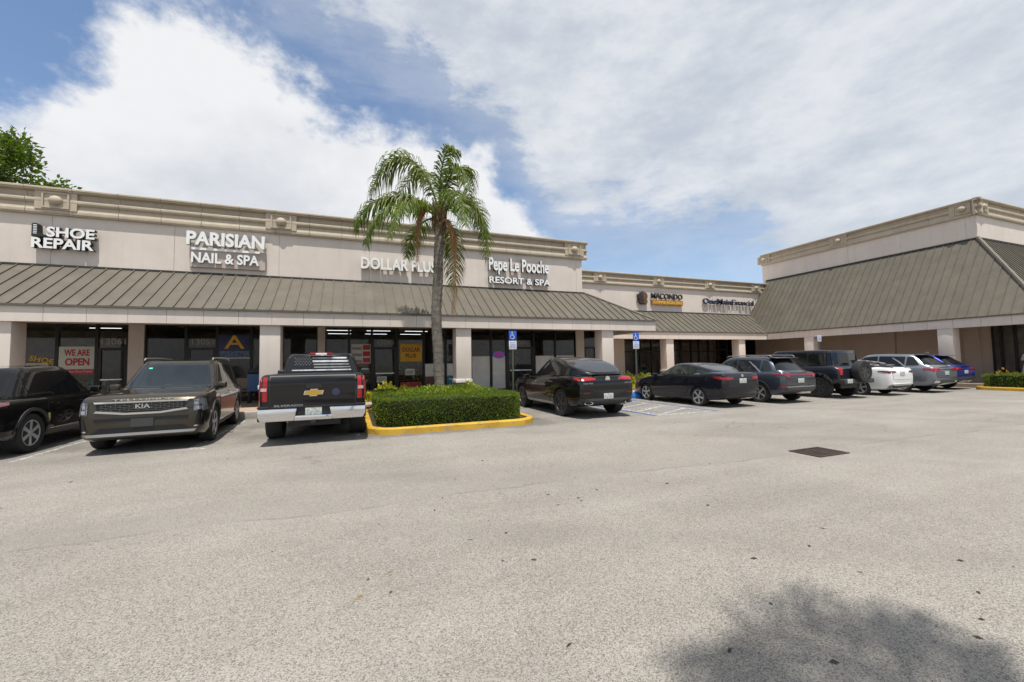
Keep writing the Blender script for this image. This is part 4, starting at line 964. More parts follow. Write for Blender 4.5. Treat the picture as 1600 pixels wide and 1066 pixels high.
    def glass(s, pillars, wtint=TINT, ftint=CLEAR, rtint=TINT, zlo=.035, ztop=.10, rear=None, m=.10):
        c = s.cab; b, r = c['belt'], c['roof']; N = 14
        z0 = lambda x: lerp_pl(b, x)+zlo; z1 = lambda x: lerp_pl(r, x)-ztop
        A, B = c['xr1']+m, c['xf1']-m*.6
        xa, xb = c['xr0']+m*1.2, c['xf0']-m*1.5
        while z1(A) < z0(A)+.05: A += .03
        xa = max(xa, A-.25)
        topl = [(A+(B-A)*k/N, z1(A+(B-A)*k/N)) for k in range(N+1)]
        band = [(xb, z0(xb)), *reversed(topl), (xa, z0(xa))]+[(xa+(xb-xa)*k/6, z0(xa+(xb-xa)*k/6)) for k in range(1, 6)]
        cuts = [min(xa, A)-.01]+pillars+[xb+.01]
        for p, q in zip(cuts[:-1], cuts[1:]):
            pl = clip(clip(band, p+.03, True), q-.03, False)
            if len(pl) >= 3: s.panel('side_window', (pl, 'L'), wtint, .005, .012, mirror=True, step=.06)
        x0 = c['xf0']-.05; zc = lerp_pl(b, x0)+.03; zt = lerp_pl(r, c['xf1'])-.05; w0, w1 = c['w0']/2-.15, c['w1']/2-.13
        s.panel('windshield', ([(-w0, zc), (w0, zc), (w1, zt), (-w1, zt)], 'front'), ftint, .006, .012, step=.05)
        if rear is None:
            zc = lerp_pl(b, c['xr0'])+.04; zt = lerp_pl(r, c['xr1'])-.06; rear = [(-w0+.02, zc), (w0-.02, zc), (w1-.02, zt), (-w1+.02, zt)]
        return s.panel('rear_window', (rear, 'rear'), rtint, .006, .012, step=.05)
    def doors(s, xs, zlo, handle=None, cutr=None):
        """xs: door edges from front to rear"""
        b = s.cab['belt']
        for k, (xf, xr) in enumerate(zip(xs[:-1], xs[1:])):
            lo = zlo
            pl = [(xf, lo), (xf, lerp_pl(b, xf)-.015), (xr, lerp_pl(b, xr)-.015), (xr, lo)]
            if cutr and k == len(xs)-2: pl = [(xf, lo), (xf, lerp_pl(b, xf)-.015), (xr, lerp_pl(b, xr)-.015), (xr, lo+cutr[1]), (xr+cutr[0], lo)]
            cx = sum(p[0] for p in pl)/len(pl); cz = sum(p[1] for p in pl)/len(pl)
            for sd in ('L', 'R'):
                d = s.panel('door', (pl, sd), s.P, .007, .012, step=.12)
                g = 1.0; big = [(p[0]+math.copysign(.009, p[0]-cx), p[1]+math.copysign(.009, p[1]-cz)) for p in pl]
                s.panel('seam', (big, sd), BLK, .0035, .008, d, step=.12)
                if handle:
                    hx = xr+.16; hz = lerp_pl(b, hx)-.14; h = s.hit(hx, hz, sd)
                    if h:
                        sg = 1 if sd == 'L' else -1
                        link('handle', rbox(-.11, .11, -.018, .018, -.016, .016, .008), handle, d, (h.x, h.y+sg*.022, h.z))
    def lid(s, name, poly, off=.005):
        cy = sum(p[0] for p in poly)/len(poly); cz = sum(p[1] for p in poly)/len(poly)
        d = s.panel(name, (poly, 'rear'), s.P, off, .012, step=.12)
        s.panel('seam', ([(p[0]+math.copysign(.009, p[0]-cy), p[1]+math.copysign(.009, p[1]-cz)) for p in poly], 'rear'), BLK, .0025, .008, d, step=.12)
    def spoiler(s, x, w, z, m=None):
        me = MB().prism([(x-.16, z-.035), (x-.17, z-.015), (x+.12, z+.02), (x+.12, z-.03)], lambda u, v: (u, -w, v), lambda u, v: (u, w, v)).mesh('roof_spoiler'); bevel(me, .01); shade(me, 40); part('roof_spoiler', me, m or s.P, s.t)
    def mirror(s, x, z, m=None, w=.19, h=.14):
        for sg in (1, -1):
            hh = s.hit(x, z, 'L' if sg > 0 else 'R'); y = abs(hh.y) if hh else s.W/2-.1
            o = link('mirror', rbox(-.06, .06, -w/2, w/2, -h/2, h/2, .04, 3), m or s.P, s.t, (x, sg*(y+w/2+.05), z+.03))
            link('mirror_arm', rbox(-.03, .03, -.06, .06, -.03, .03, .01), BLK, o, (0, -sg*(w/2+.02), -.04))
    def plate(s, y, z, view='rear', txt=None, m=None, w=.31, h=.155):
        hh = s.hit(y, z, view); sg = -1 if view == 'rear' else 1
        o = link('licence_plate', rbox(-.006, .006, -w/2, w/2, -h/2, h/2, .003), m or PLATE, s.t, (hh.x+sg*.014, y, z))
        if txt: link('plate_lettering', text_mesh(txt, w*.82, h*.42, .002, .0, mat('plate_ink', (.06, .14, .09), .5, var=0)), None, o, (sg*.008, .41*w if view == 'rear' else -.41*w, -.03), (0, 0, -math.pi/2 if view == 'rear' else math.pi/2))
        return o
    def badge(s, txt, y0, y1, z0, h, m=CHROME, view='rear', bold=.01):
        hh = s.hit((y0+y1)/2, z0+h/2, view); sg = -1 if view == 'rear' else 1
        return link('badge', text_mesh(txt, abs(y1-y0), h, .01, bold, m), None, s.t, (hh.x+sg*.012, max(y0, y1) if view == 'rear' else min(y0, y1), z0), (0, 0, -math.pi/2 if view == 'rear' else math.pi/2))
    def rails(s, x0, x1, w, z, m):
        for sg in (1, -1): part('roof_rail', MB().tube([(x0, sg*w, z-.05), (x0+.08, sg*w, z), ((x0+x1)/2, sg*w*1.01, z+.02), (x1-.08, sg*w, z), (x1, sg*w, z-.05)], .019, 6), m, s.t)
def ry(y0, y1, z0, z1): return [(y0, z0), (y1, z0), (y1, z1), (y0, z1)]

BLACKP = paint('black_paint', (.004, .004, .005), 0.); OLIVE = paint('bronze_brown_paint', (.042, .036, .025), .5); NAVYB = paint('black_blue_paint', (.006, .008, .014), 0.); SLATE = paint('slate_blue_paint', (.055, .066, .088), .45)
BRONC = paint('shadow_grey_paint', (.022, .026, .036), .3); WHT = paint('pearl_white_paint', (.78, .78, .76), 0.); GREYP = paint('steel_grey_paint', (.19, .205, .235), .45); BLUEP = paint('apex_blue_paint', (.018, .032, .24), .4)
UP90, DN90 = R(90), R(-90)

# 1 black crossover cut by the left edge of the picture
L, Wd = 4.75, 1.92
belt = [(-2.4, 1.08), (-1.2, 1.06), (1.1, 1.02)]
c = Car('parked_car', 'black crossover at the left end with silver wheels and clear tail lamp', 'car', (-6.78, 12.45), UP90, BLACKP, L, Wd,
        [(-2.375, 1.00), (-2.3, 1.06), (-1.2, 1.06), (1.0, 1.03), (1.3, 1.01), (2.1, .90), (2.375, .70)], [(-2.375, .42), (-2.1, .30), (-1, .24), (1.6, .24), (2.375, .32)],
        dict(xr0=-2.3, xf0=1.25, xr1=-1.72, xf1=.35, w0=1.80, w1=1.40, belt=belt, roof=[(-2.3, 1.58), (-1.7, 1.64), (-.4, 1.69), (.4, 1.64), (1.3, 1.5)]), (1.40, -1.42), .38, rimr=.66, spokes=6)
c.glass([-1.45, -.42, .62]); c.doors([1.02, .02, -.98], .36, BLACKP, (.28, .34)); c.mirror(.72, 1.10)
c.panel('tail_light', [(ry(.52, .93, .93, 1.03), 'rear'), ([(-2.35, .93), (-2.02, .97), (-2.0, 1.02), (-2.35, 1.03)], 'L')], lens('pale_tail_lens', (.32, .14, .15)), .012, .02, mirror=True)
c.panel('bumper_trim', [(ry(-.90, .90, .45, .60), 'rear')], CLAD, .01, .02); c.panel('bumper_strip', [(ry(-.88, .88, .70, .725), 'rear')], CHROME, .012, .02)
c.panel('sill_cladding', ([(-.95, .27), (.95, .27), (.95, .37), (-.95, .37)], 'L'), CLAD, .012, .02, mirror=True); c.panel('sill_strip', ([(-.9, .40), (.9, .40), (.9, .415), (-.9, .415)], 'L'), CHROME, .016, .02, mirror=True)
c.plate(0, .80); c.panel('side_reflector', ([(-.99, .56), (-.95, .56), (-.95, .72), (-.99, .72)], 'L'), lens('cream_reflector', (.5, .42, .2)), .014, .02, mirror=True)
def arch_trim(c, ax, r0, r1, Rw, m, off=.014):
    for a in ax:
        pl = [(a+r1*math.cos(R(t)), Rw+r1*math.sin(R(t))) for t in range(-8, 189, 14)]+[(a+r0*math.cos(R(t)), Rw+r0*math.sin(R(t))) for t in range(188, -9, -14)]
        c.panel('wheel_arch', (pl, 'L'), m, off, .03, mirror=True, step=.2)
arch_trim(c, (1.40, -1.42), .43, .49, .38, CLAD)

# 2 bronze SUV nosed out
top2 = [(-2.5, .98), (-2.42, 1.08), (-1, 1.10), (.9, 1.10), (1.15, 1.12), (1.4, 1.15), (2.2, 1.09), (2.44, 1.06), (2.5, 1.01)]
belt = [(-2.4, 1.11), (-1, 1.10), (1.1, 1.09)]
fx_, fy_ = -3.72, 9.98; an = R(4.4); hd = Vector((math.sin(an), -math.cos(an)))
c = Car('parked_car', 'bronze brown SUV parked nose out with chrome framed mesh grille', 'car', (fx_-hd.x*2.5, fy_-hd.y*2.5), DN90+an, OLIVE, 5.0, 1.99, top2, [(-2.5, .42), (-2.1, .28), (-1, .24), (1.7, .22), (2.2, .23), (2.5, .29)],
        dict(xr0=-2.42, xf0=1.22, xr1=-2.1, xf1=.32, w0=1.88, w1=1.46, belt=belt, roof=[(-2.4, 1.69), (-1.6, 1.77), (-.4, 1.80), (.3, 1.755), (1.3, 1.55)], n=5.5), (1.55, -1.35), .385, rimr=.68, spokes=5, lowkw=dict(amt_f=.10, df=.5))
c.glass([-1.35, -.42, .60], ftint=carglass('blue_windshield', (.010, .017, .022)), wtint=carglass('olive_tint', (.03, .03, .026))); c.doors([1.08, .05, -.98], .38, CHROME, (.25, .36)); c.mirror(.80, 1.16); c.rails(-2.0, .2, .66, 1.83, SILV)
GSIL = mat('grille_silver', (.22, .22, .22), .4, .6, var=0); GR = mat('grille_black', (.012, .012, .013), .4, .2)
g = c.panel('grille', ([(-.66, .80), (-.25, .765), (.25, .765), (.66, .80), (.68, .965), (-.68, .965)], 'front'), GR, .008, .02)
for k in range(5): c.panel('grille_bar', (ry(-.62, .62, .806+k*.034, .810+k*.034), 'front'), GSIL, .018, .02, g, step=.2)
for k in range(10):
    y = -.6+k*.133
    for j in range(5): c.panel('grille_bar', (ry(y+(j % 2)*.066-.003, y+(j % 2)*.066+.003, .780+j*.034+.028, .814+j*.034+.028), 'front'), GSIL, .018, .02, g)
c.panel('grille_frame', [([(-.69, .955), (.69, .955), (.71, .985), (-.71, .985)], 'front'), ([(-.70, .79), (-.27, .735), (.27, .735), (.70, .79), (.67, .825), (.26, .772), (-.26, .772), (-.67, .825)], 'front')], CHROME, .024, .03)
c.panel('headlight', [(ry(.79, .945, .75, .975), 'front'), ([(2.26, .75), (2.43, .74), (2.45, .99), (2.30, .98)], 'L')], HEAD, .012, .02, mirror=True)
for z in (.76, .86): c.panel('lamp_unit', (ry(.815, .905, z+.01, z+.08), 'front'), mat('lamp_bright', (.36, .38, .42), .1, .7, var=.5, scale=40), .02, .02, mirror=True)
c.panel('lower_intake', [(ry(-.70, .70, .615, .675), 'front')], GR, .01, .02); c.panel('lower_intake', [([(-.75, .40), (.75, .40), (.62, .50), (-.62, .50)], 'front')], GR, .01, .02)
c.panel('skid_plate', ([(-.80, .345), (.80, .345), (.84, .395), (-.84, .395)], 'front'), SILV, .022, .04)
c.panel('side_vent', [([(.80, .46), (.93, .46), (.93, .69), (.84, .69)], 'front')], GR, .01, .02, mirror=True)
c.panel('vent_trim', [([(.905, .46), (.935, .46), (.935, .70), (.905, .70)], 'front'), (ry(.80, .93, .44, .465), 'front')], CHROME, .02, .02, mirror=True)
c.panel('plate_holder', (ry(-.17, .17, .50, .655), 'front'), CLAD, .03, .04)
c.badge('KIA', -.11, .11, .845, .085, CHROME, 'front', .02); 
hx_ = c.hit(0, .955, 'front').x; link('badge', text_mesh('TELLURIDE', .92, .034, .012, .01, CHROME), None, c.t, (hx_-.012, -.46, .995), (0, 0, math.pi/2))
arch_trim(c, (1.55, -1.35), .435, .50, .385, CLAD); c.panel('sill_cladding', ([(-.9, .27), (1.05, .27), (1.05, .36), (-.9, .36)], 'L'), CLAD, .012, .02, mirror=True); c.panel('sill_strip', ([(-.86, .39), (1.0, .39), (1.0, .415), (-.86, .415)], 'L'), CHROME, .016, .02, mirror=True)
c.panel('toll_tag', (ry(-.50, -.43, 1.585, 1.615), 'front'), emit('green_tag', (.05, .55, .45), .15), .012, .01)
c.panel('tail_light', [(ry(.78, .93, .72, 1.10), 'rear')], TAIL, .012, .02, mirror=True)

# 3 black pickup truck
topT = [(-2.92, 1.30), (-2.86, 1.43), (-.8, 1.43), (-.75, 1.38), (1.1, 1.34), (1.4, 1.33), (2.5, 1.22), (2.85, 1.12), (2.92, .95)]
belt = [(-.8, 1.38), (1.3, 1.34)]
c = Car('pickup_truck', 'black pickup truck parked nose in with a flag decal on its rear window', 'truck', (-.73, 9.48+2.92), UP90, BLACKP, 5.84, 2.03, topT, [(-2.92, .62), (-2.4, .56), (-1, .48), (2.2, .45), (2.92, .5)],
        dict(xr0=-.92, xf0=1.45, xr1=-.70, xf1=.62, w0=1.90, w1=1.50, belt=belt, roof=[(-.9, 1.87), (-.3, 1.915), (.6, 1.88), (1.5, 1.7)], n=6), (1.98, -1.74), .42, .32, 'alloy', .64, 6, 1.16, bed=(-2.78, -1.0, -.78, .78, .85, 1.6), lowkw=dict(amt_r=.03, amt_f=.1, tuck=.86))
rw = c.glass([-.05], rear=[(-.74, 1.46), (.74, 1.46), (.60, 1.83), (-.60, 1.83)]); c.mirror(1.02, 1.36, BLK, .26, .2); c.doors([1.25, .12, -.72], .56, BLACKP)
for k, (z0, z1, y0, y1) in enumerate(((1.775, 1.815, .22, -.60), (1.69, 1.735, .20, -.64), (1.615, 1.65, .18, -.66), (1.545, 1.575, .16, -.69), (1.475, 1.505, .66, -.71))):
    c.panel('flag_stripe', (ry(y1, y0, z0, z1), 'rear'), mat('decal_white', (.44, .45, .46), .5, var=.5, scale=7) if k not in (2, 3) else mat('decal_grey', (.16, .165, .17), .5, var=.4, scale=7), .014, .01, rw)
for r_ in range(5):
    for q in range(6):
        y = .60-q*.066-(r_ % 2)*.033; z = 1.795-r_*.042; h = c.hit(y, z, 'rear'); link('flag_star', MB().lathe([(.001, -.002), (.010, -.002), (.010, .002), (.001, .002)], 6, 'x').mesh('star') if (r_, q) == (0, 0) else bpy.data.meshes['star'], MATS['decal_white'], rw, (h.x-.012, y, z))
part('brake_lamp', rbox(-.05, .02, -.26, .26, -.03, .035, .012), TAIL, c.t, None, (-.74, 0, 1.892)); part('cargo_lamp', rbox(-.055, .0, -.13, .13, -.022, .026, .006), mat('lamp_white', (.8, .8, .78), .2, var=0), c.t, None, (-.745, 0, 1.892))
tg = c.panel('tailgate', (ry(-.79, .79, .76, 1.39), 'rear'), BLACKP, .012, .02); c.panel('seam', (ry(-.805, .805, .745, 1.405), 'rear'), BLK, .005, .01, tg)
c.panel('tailgate_crease', (ry(-.79, .79, 1.26, 1.275), 'rear'), BLACKP, .03, .03, tg)
c.panel('tailgate_handle', (ry(-.15, .15, 1.15, 1.27), 'rear'), BLK, .024, .02, tg)
c.panel('tail_light', [(ry(.84, .985, .90, 1.38), 'rear'), ([(-2.88, .90), (-2.72, .92), (-2.74, 1.38), (-2.88, 1.38)], 'L')], TAIL, .014, .02, mirror=True)
c.panel('reverse_lamp', (ry(.85, .96, 1.10, 1.165), 'rear'), lens('pale_pink_lens', (.55, .33, .33)), .02, .02, mirror=True)
for sg in (1, -1):
    me = MB().prism([(sg*.36, .50), (sg*.95, .50), (sg*1.0, .60), (sg*1.0, .75), (sg*.30, .75), (sg*.33, .60)], lambda u, v: (-3.0+.06*max(0, abs(u)-.8), u, v), lambda u, v: (-2.80, u, v)).mesh('rear_bumper'); bevel(me, .02); shade(me, 40)
    part('rear_bumper', me, CHROME, c.t); part('bumper_corner', rbox(-2.98, -2.62, sg*.80 if sg > 0 else -1.005, 1.005 if sg > 0 else -.80, .757, .80, .015), BLK, c.t); part('bumper_side', rbox(-2.94, -2.45, sg*.9 if sg > 0 else -1.012, 1.012 if sg > 0 else -.9, .50, .70, .03), BLK, c.t)
part('bumper_centre', rbox(-2.97, -2.80, -.355, .355, .495, .60, .02), CHROME, c.t); part('bumper_recess', rbox(-2.93, -2.80, -.33, .33, .602, .752, .01), BLK, c.t); part('bumper_step', rbox(-2.96, -2.80, -.8, .8, .757, .785, .01), BLK, c.t)
o = link('licence_plate', rbox(-.006, .006, -.155, .155, -.078, .078, .003), PLATE, c.t, (-2.945, 0, .675))
h = c.hit(0, 1.05, 'rear'); GOLDB = mat('gold_emblem', (.62, .38, .06), .3, .7, var=0)
bow = [(-.17, -.035), (-.06, -.035), (-.075, -.06), (.05, -.06), (.065, -.035), (.15, -.035), (.17, .035), (.06, .035), (.075, .06), (-.05, .06), (-.065, .035), (-.15, .035)]
part('emblem', MB().prism(bow, lambda u, v: (h.x-.032, u*-1, 1.05+v), lambda u, v: (h.x-.01, u*-1, 1.05+v)), GOLDB, c.t); part('emblem_rim', MB().prism([(a*1.12, b*1.22) for a, b in bow], lambda u, v: (h.x-.028, u*-1, 1.05+v), lambda u, v: (h.x-.01, u*-1, 1.05+v)), CHROME, c.t)
part('round_badge', MB().lathe([(.001, -.01), (.075, -.01), (.075, .01), (.001, .01)], 20, 'x', (h.x-.016, -.42, 1.05)), mat('badge_blue', (.03, .035, .08), .4), c.t)
c.badge('SILVERADO', .72, .20, .785, .038, SILV); part('tow_hitch', rbox(-2.98, -2.6, -.05, .05, .42, .50, .01), BLK, c.t); part('exhaust_pipe', MB().tube([(-2.75, -.72, .50), (-2.2, -.70, .52)], .04, 10), mat('exhaust_steel', (.25, .22, .19), .5, .7), c.t)
part('chassis', MB().box(-2.6, 2.3, -.5, .5, .34, .55).tube([(-1.74, -.8, .41), (-1.74, .8, .41)], .07, 8), BLK, c.t); arch_trim(c, (1.98, -1.74), .487, .52, .42, BLACKP, .02)

# 4 black coupe SUV
topG = [(-2.47, 1.05), (-2.40, 1.15), (-2.1, 1.18), (-1.5, 1.18), (.9, 1.13), (1.2, 1.13), (2.1, 1.02), (2.47, .80)]
belt = [(-2.4, 1.15), (-1.3, 1.16), (1.2, 1.10)]
c = Car('parked_car', 'black coupe style SUV with sloping tinted back and round star emblem', 'car', (6.72, 9.95+2.47), UP90, BLACKP, 4.94, 2.01, topG, [(-2.47, .46), (-2.2, .32), (-1.2, .27), (1.6, .27), (2.47, .33)],
        dict(xr0=-2.42, xf0=1.35, xr1=-2.30, xf1=.30, w0=1.89, w1=1.30, belt=belt, roof=[(-2.42, 1.26), (-2.25, 1.30), (-1.8, 1.455), (-1.3, 1.61), (-.8, 1.71), (-.2, 1.75), (.35, 1.70), (1.3, 1.46)], n=3.4), (1.50, -1.44), .405, .30, 'dark', .72, 5, 1.10, lowkw=dict(amt_r=.16, dr=.8))
c.glass([-1.30, -.48, .54], rear=[(-.66, 1.33), (.66, 1.33), (.52, 1.64), (-.52, 1.64)], rtint=carglass('navy_tint', (.010, .013, .022))); c.doors([1.05, .05, -.98], .38, CHROME, (.25, .38)); c.mirror(.80, 1.10)
c.panel('tail_light', [([(.38, 1.075), (.84, 1.05), (.88, 1.135), (.55, 1.155), (.40, 1.13)], 'rear'), ([(-2.38, 1.06), (-2.14, 1.10), (-2.16, 1.15), (-2.38, 1.14)], 'L')], TAIL, .014, .02, mirror=True)
c.panel('spoiler', ([(-.70, 1.225), (.70, 1.225), (.66, 1.25), (-.66, 1.25)], 'rear'), BLACKP, .05, .08); c.plate(-.0, .62); c.lid('tailgate', [(-.72, .80), (.72, .80), (.78, 1.0), (.74, 1.20), (-.74, 1.20), (-.78, 1.0)])
h = c.hit(0, 1.1, 'rear')
em = part('emblem', MB().lathe([(.066, -.008), (.078, -.008), (.078, .008), (.066, .008)], 22, 'x', (h.x-.02, 0, 1.1)), CHROME, c.t)
for k in range(3):
    a = R(90+120*k); part('emblem_arm', MB().tube([(h.x-.022, 0, 1.1), (h.x-.022, .07*math.cos(a), 1.1+.07*math.sin(a))], [.014, .004], 6), CHROME, em)
c.badge('GLE 450', .80, .50, .965, .035, SILV); c.badge('4MATIC', -.55, -.80, .965, .03, SILV); c.panel('rear_reflector', (ry(.60, .86, .70, .735), 'rear'), TAILD, .012, .02, mirror=True)
c.panel('rear_diffuser', ([(-.90, .38), (.90, .38), (.86, .56), (-.86, .56)], 'rear'), CLAD, .012, .02)
for sg in (1, -1): part('exhaust_tip', MB().rings([[(x, sg*.66+.14*math.cos(t*math.pi/8)*k, .44+.045*math.sin(t*math.pi/8)*k) for t in range(16)] for x, k in ((-2.50, .8), (-2.51, 1), (-2.40, 1.0))], True, False), CHROME, c.t, 50); part('exhaust_core', MB().lathe([(.001, -.0), (.04, 0), (.04, .01), (.001, .01)], 12, 'x', (-2.494, sg*.66, .44)), BLK, c.t)
c.panel('sill_step', ([(-.95, .30), (1.0, .30), (1.0, .39), (-.95, .39)], 'L'), SILV, .02, .03, mirror=True)

# 5 black sedan
topS = [(-2.32, 1.0), (-2.26, 1.13), (-1.75, 1.155), (-1.3, 1.10), (.8, 1.01), (1.1, 1.0), (1.95, .85), (2.32, .64)]
belt = [(-1.9, 1.14), (-1.2, 1.08), (1.2, .98)]
def sedan(name_label, loc, P, W=1.82, L=4.64, tl=None, k=1.0):
    return Car('parked_car', name_label, 'car', loc, UP90, P, L, W, topS, [(-2.32, .40), (-2.1, .26), (-1.2, .19), (1.6, .19), (2.32, .25)],
        dict(xr0=-1.98, xf0=1.38, xr1=-1.80, xf1=.25, w0=1.72, w1=1.20, belt=belt, roof=[(-2, 1.16), (-1.7, 1.225), (-1.15, 1.38), (-.7, 1.45), (-.2, 1.475), (.25, 1.44), (1.3, 1.2)], n=3.5), (1.42, -1.29), .325, .22, 'alloy', .72, 5, 1.10, lowkw=dict(amt_r=.17, dr=.8))
c = sedan('black sedan with silver spoke wheels beside the striped access aisle', (12.0, 10.05+2.32), NAVYB)
GT = carglass('green_tint_glass', (.02, .028, .022)); c.glass([-1.12, -.42, .60], wtint=GT, rtint=carglass('pale_rear_glass', (.03, .045, .05)), rear=[(-.60, 1.215), (.60, 1.215), (.48, 1.405), (-.48, 1.405)]); c.doors([1.0, .05, -.90], .30, NAVYB, (.25, .34)); c.mirror(.78, 1.0)
c.panel('tail_light', [([(.42, .935), (.82, .91), (.84, 1.0), (.62, 1.02), (.42, .99)], 'rear'), ([(-2.26, .92), (-1.96, .97), (-1.94, 1.02), (-2.26, 1.01)], 'L')], TAIL, .014, .02, mirror=True)
c.panel('bumper_vent', ([(.62, .42), (.88, .42), (.86, .66), (.78, .62)], 'rear'), BLK, .01, .02, mirror=True); c.panel('rear_diffuser', (ry(-.7, .7, .30, .42), 'rear'), CLAD, .012, .02); c.plate(0, .88); c.lid('boot_lid', [(-.60, .68), (.60, .68), (.64, .86), (.62, 1.08), (-.62, 1.08), (-.64, .86)])
c.panel('window_trim', ([(-1.5, 1.115), (-1.1, 1.09), (-1.1, 1.105), (-1.5, 1.13)], 'L'), CHROME, .016, .02, mirror=True)
h = c.hit(0, 1.04, 'rear'); part('emblem', MB().lathe([(.03, -.006), (.055, -.006), (.055, .006), (.03, .006)], 18, 'x', (h.x-.012, 0, 1.04)), CHROME, c.t); c.panel('rear_reflector', (ry(.66, .84, .52, .55), 'rear'), TAILD, .014, .02, mirror=True)

# 6 slate crossover
def suv(label, loc, P, L, W, H, rr, wb=2.76, Rw=.36, rake=.55, rim='alloy', spokes=5, hood=.98):
    h2 = L/2; bz = 1.115*H/1.67
    top = [(-h2, bz-.10), (-h2+.08, bz-.01), (-1, bz+.0), (.85, bz-.04), (1.15, bz-.03), (h2-.35, hood-.10), (h2, hood-.26)]
    belt = [(-h2, bz+.02), (-1, bz), (1.2, bz-.04)]
    ax = (h2-.92, h2-.92-wb)
    return Car('parked_car', label, 'car', loc, UP90, P, L, W, top, [(-h2, .44), (-h2+.3, .30), (-1, .24), (1.6, .24), (h2, .32)],
        dict(xr0=-h2+.08, xf0=1.25, xr1=-h2+.08+rake, xf1=.32, w0=W-.11, w1=W-.52, belt=belt, roof=[(-h2, H-.12), (-h2+.6, H-.05), (-.4, H), (.35, H-.05), (1.3, H-.25)]), ax, Rw, .235, rim, rr, spokes, 1.12), ax
c, ax = suv('slate grey crossover with dark red light bar and roof rails', (14.8, 10.05+2.3), SLATE, 4.6, 1.865, 1.665, .70)
c.glass([-1.40, -.42, .60], wtint=carglass('slate_tint', (.012, .016, .02))); c.doors([1.0, .02, -.95], .36, SLATE, (.25, .36)); c.mirror(.75, 1.08); c.rails(-1.7, .2, .60, 1.70, SILV)
c.panel('light_bar', [([(-.88, 1.02), (-.5, .98), (.5, .98), (.88, 1.02), (.88, 1.065), (-.88, 1.065)], 'rear')], TAILD, .014, .02); c.panel('tail_light', [([(.52, .86), (.80, 1.0), (.88, 1.02), (.60, 1.01)], 'rear'), ([(-2.26, 1.01), (-1.95, 1.03), (-1.95, 1.07), (-2.26, 1.07)], 'L')], TAIL, .016, .02, mirror=True)
c.panel('quarter_trim', ([(-1.46, 1.10), (-1.20, 1.32), (-.95, 1.49), (-.88, 1.50), (-1.16, 1.29), (-1.42, 1.09)], 'L'), SILV, .010, .014, mirror=True, step=.04); c.plate(-.0, .80); c.lid('tailgate', [(-.70, .66), (.70, .66), (.76, .90), (-.76, .90)]); c.spoiler(-1.70, .60, 1.625)
c.panel('rear_diffuser', (ry(-.85, .85, .40, .56), 'rear'), CLAD, .012, .02); c.panel('bumper_strip', (ry(-.72, .72, .575, .60), 'rear'), SILV, .018, .02); c.panel('rear_reflector', (ry(.70, .88, .58, .62), 'rear'), TAIL, .02, .02, mirror=True); arch_trim(c, ax, .405, .455, .36, CLAD)

# 7 boxy off-roader with a spare wheel
topB = [(-2.1, 1.20), (-2.05, 1.27), (1.1, 1.24), (1.3, 1.24), (2.15, 1.17), (2.25, 1.0)]
belt = [(-2.1, 1.26), (1.3, 1.24)]
c = Car('parked_car', 'boxy dark blue off-road SUV with a spare wheel on the tailgate', 'car', (18.3, 10.35+2.2), UP90, BRONC, 4.45, 1.90, topB, [(-2.2, .62), (-1.8, .52), (1.8, .48), (2.2, .55)],
        dict(xr0=-2.08, xf0=1.05, xr1=-1.98, xf1=.62, w0=1.80, w1=1.60, belt=belt, roof=[(-2.1, 1.86), (-1.2, 1.90), (.6, 1.88), (1.2, 1.8)], n=9, vround=.03), (1.45, -1.45), .42, .29, 'dark', .58, 6, 1.12, lowkw=dict(amt_r=.03, amt_f=.06, tuck=.88))
c.glass([-1.02, -.12, .72], rear=[(-.70, 1.33), (.70, 1.33), (.66, 1.76), (-.66, 1.76)], m=.08); c.doors([1.0, .05, -.90], .60, BLK, (.2, .3)); c.mirror(.82, 1.36, BLK)
c.panel('tail_light', (ry(.76, .90, .92, 1.22), 'rear'), TAIL, .034, .03, mirror=True); c.panel('tail_light_trim', (ry(.74, .92, .89, 1.25), 'rear'), BLK, .012, .02, mirror=True)
arch_trim(c, (1.45, -1.45), .47, .58, .42, CLAD, .05)
part('rear_bumper', rbox(-2.40, -2.15, -.90, .90, .58, .76, .04), CLAD, c.t); TM, HM, RM, rw_ = c.wm
sw = link('spare_wheel', HM, None, c.t, (-2.42, -.08, 1.04), (0, 0, R(90))); link('tyre', TM, None, sw); link('rim', RM, None, sw); part('spare_carrier', rbox(-2.36, -2.15, -.2, .04, .92, 1.16, .02), BLK, c.t)
o = link('licence_plate', rbox(-.006, .006, -.155, .155, -.078, .078, .003), PLATE, c.t, (-2.41, .62, .68)); part('chassis', MB().box(-2.0, 2.0, -.5, .5, .38, .56).tube([(-1.45, -.8, .42), (-1.45, .8, .42)], .07, 8), BLK, c.t)

# 8 white sedan, 9 grey SUV, 10 blue SUV
c = sedan('white sedan with dark red lamps tucked beside the off-road SUV', (20.85, 10.05+2.32), WHT)
c.glass([-1.12, -.42, .60], rear=[(-.60, 1.215), (.60, 1.215), (.48, 1.405), (-.48, 1.405)]); c.doors([1.0, .05, -.90], .30, WHT, (.25, .34)); c.mirror(.78, 1.0)
c.panel('tail_light', [([(.40, .95), (.78, .91), (.84, 1.0), (.52, 1.015)], 'rear'), ([(-2.26, .92), (-1.92, 1.0), (-1.96, 1.02), (-2.26, 1.01)], 'L')], TAILD, .014, .02, mirror=True)
c.panel('rear_diffuser', ([(-.82, .30), (.82, .30), (.70, .47), (-.70, .47)], 'rear'), CLAD, .012, .02); c.panel('bumper_line', ([(-.84, .47), (.84, .47), (.84, .50), (-.84, .50)], 'rear'), WHT, .025, .03); c.plate(0, .90); c.lid('boot_lid', [(-.60, .66), (.60, .66), (.64, .86), (.62, 1.08), (-.62, 1.08), (-.64, .86)])
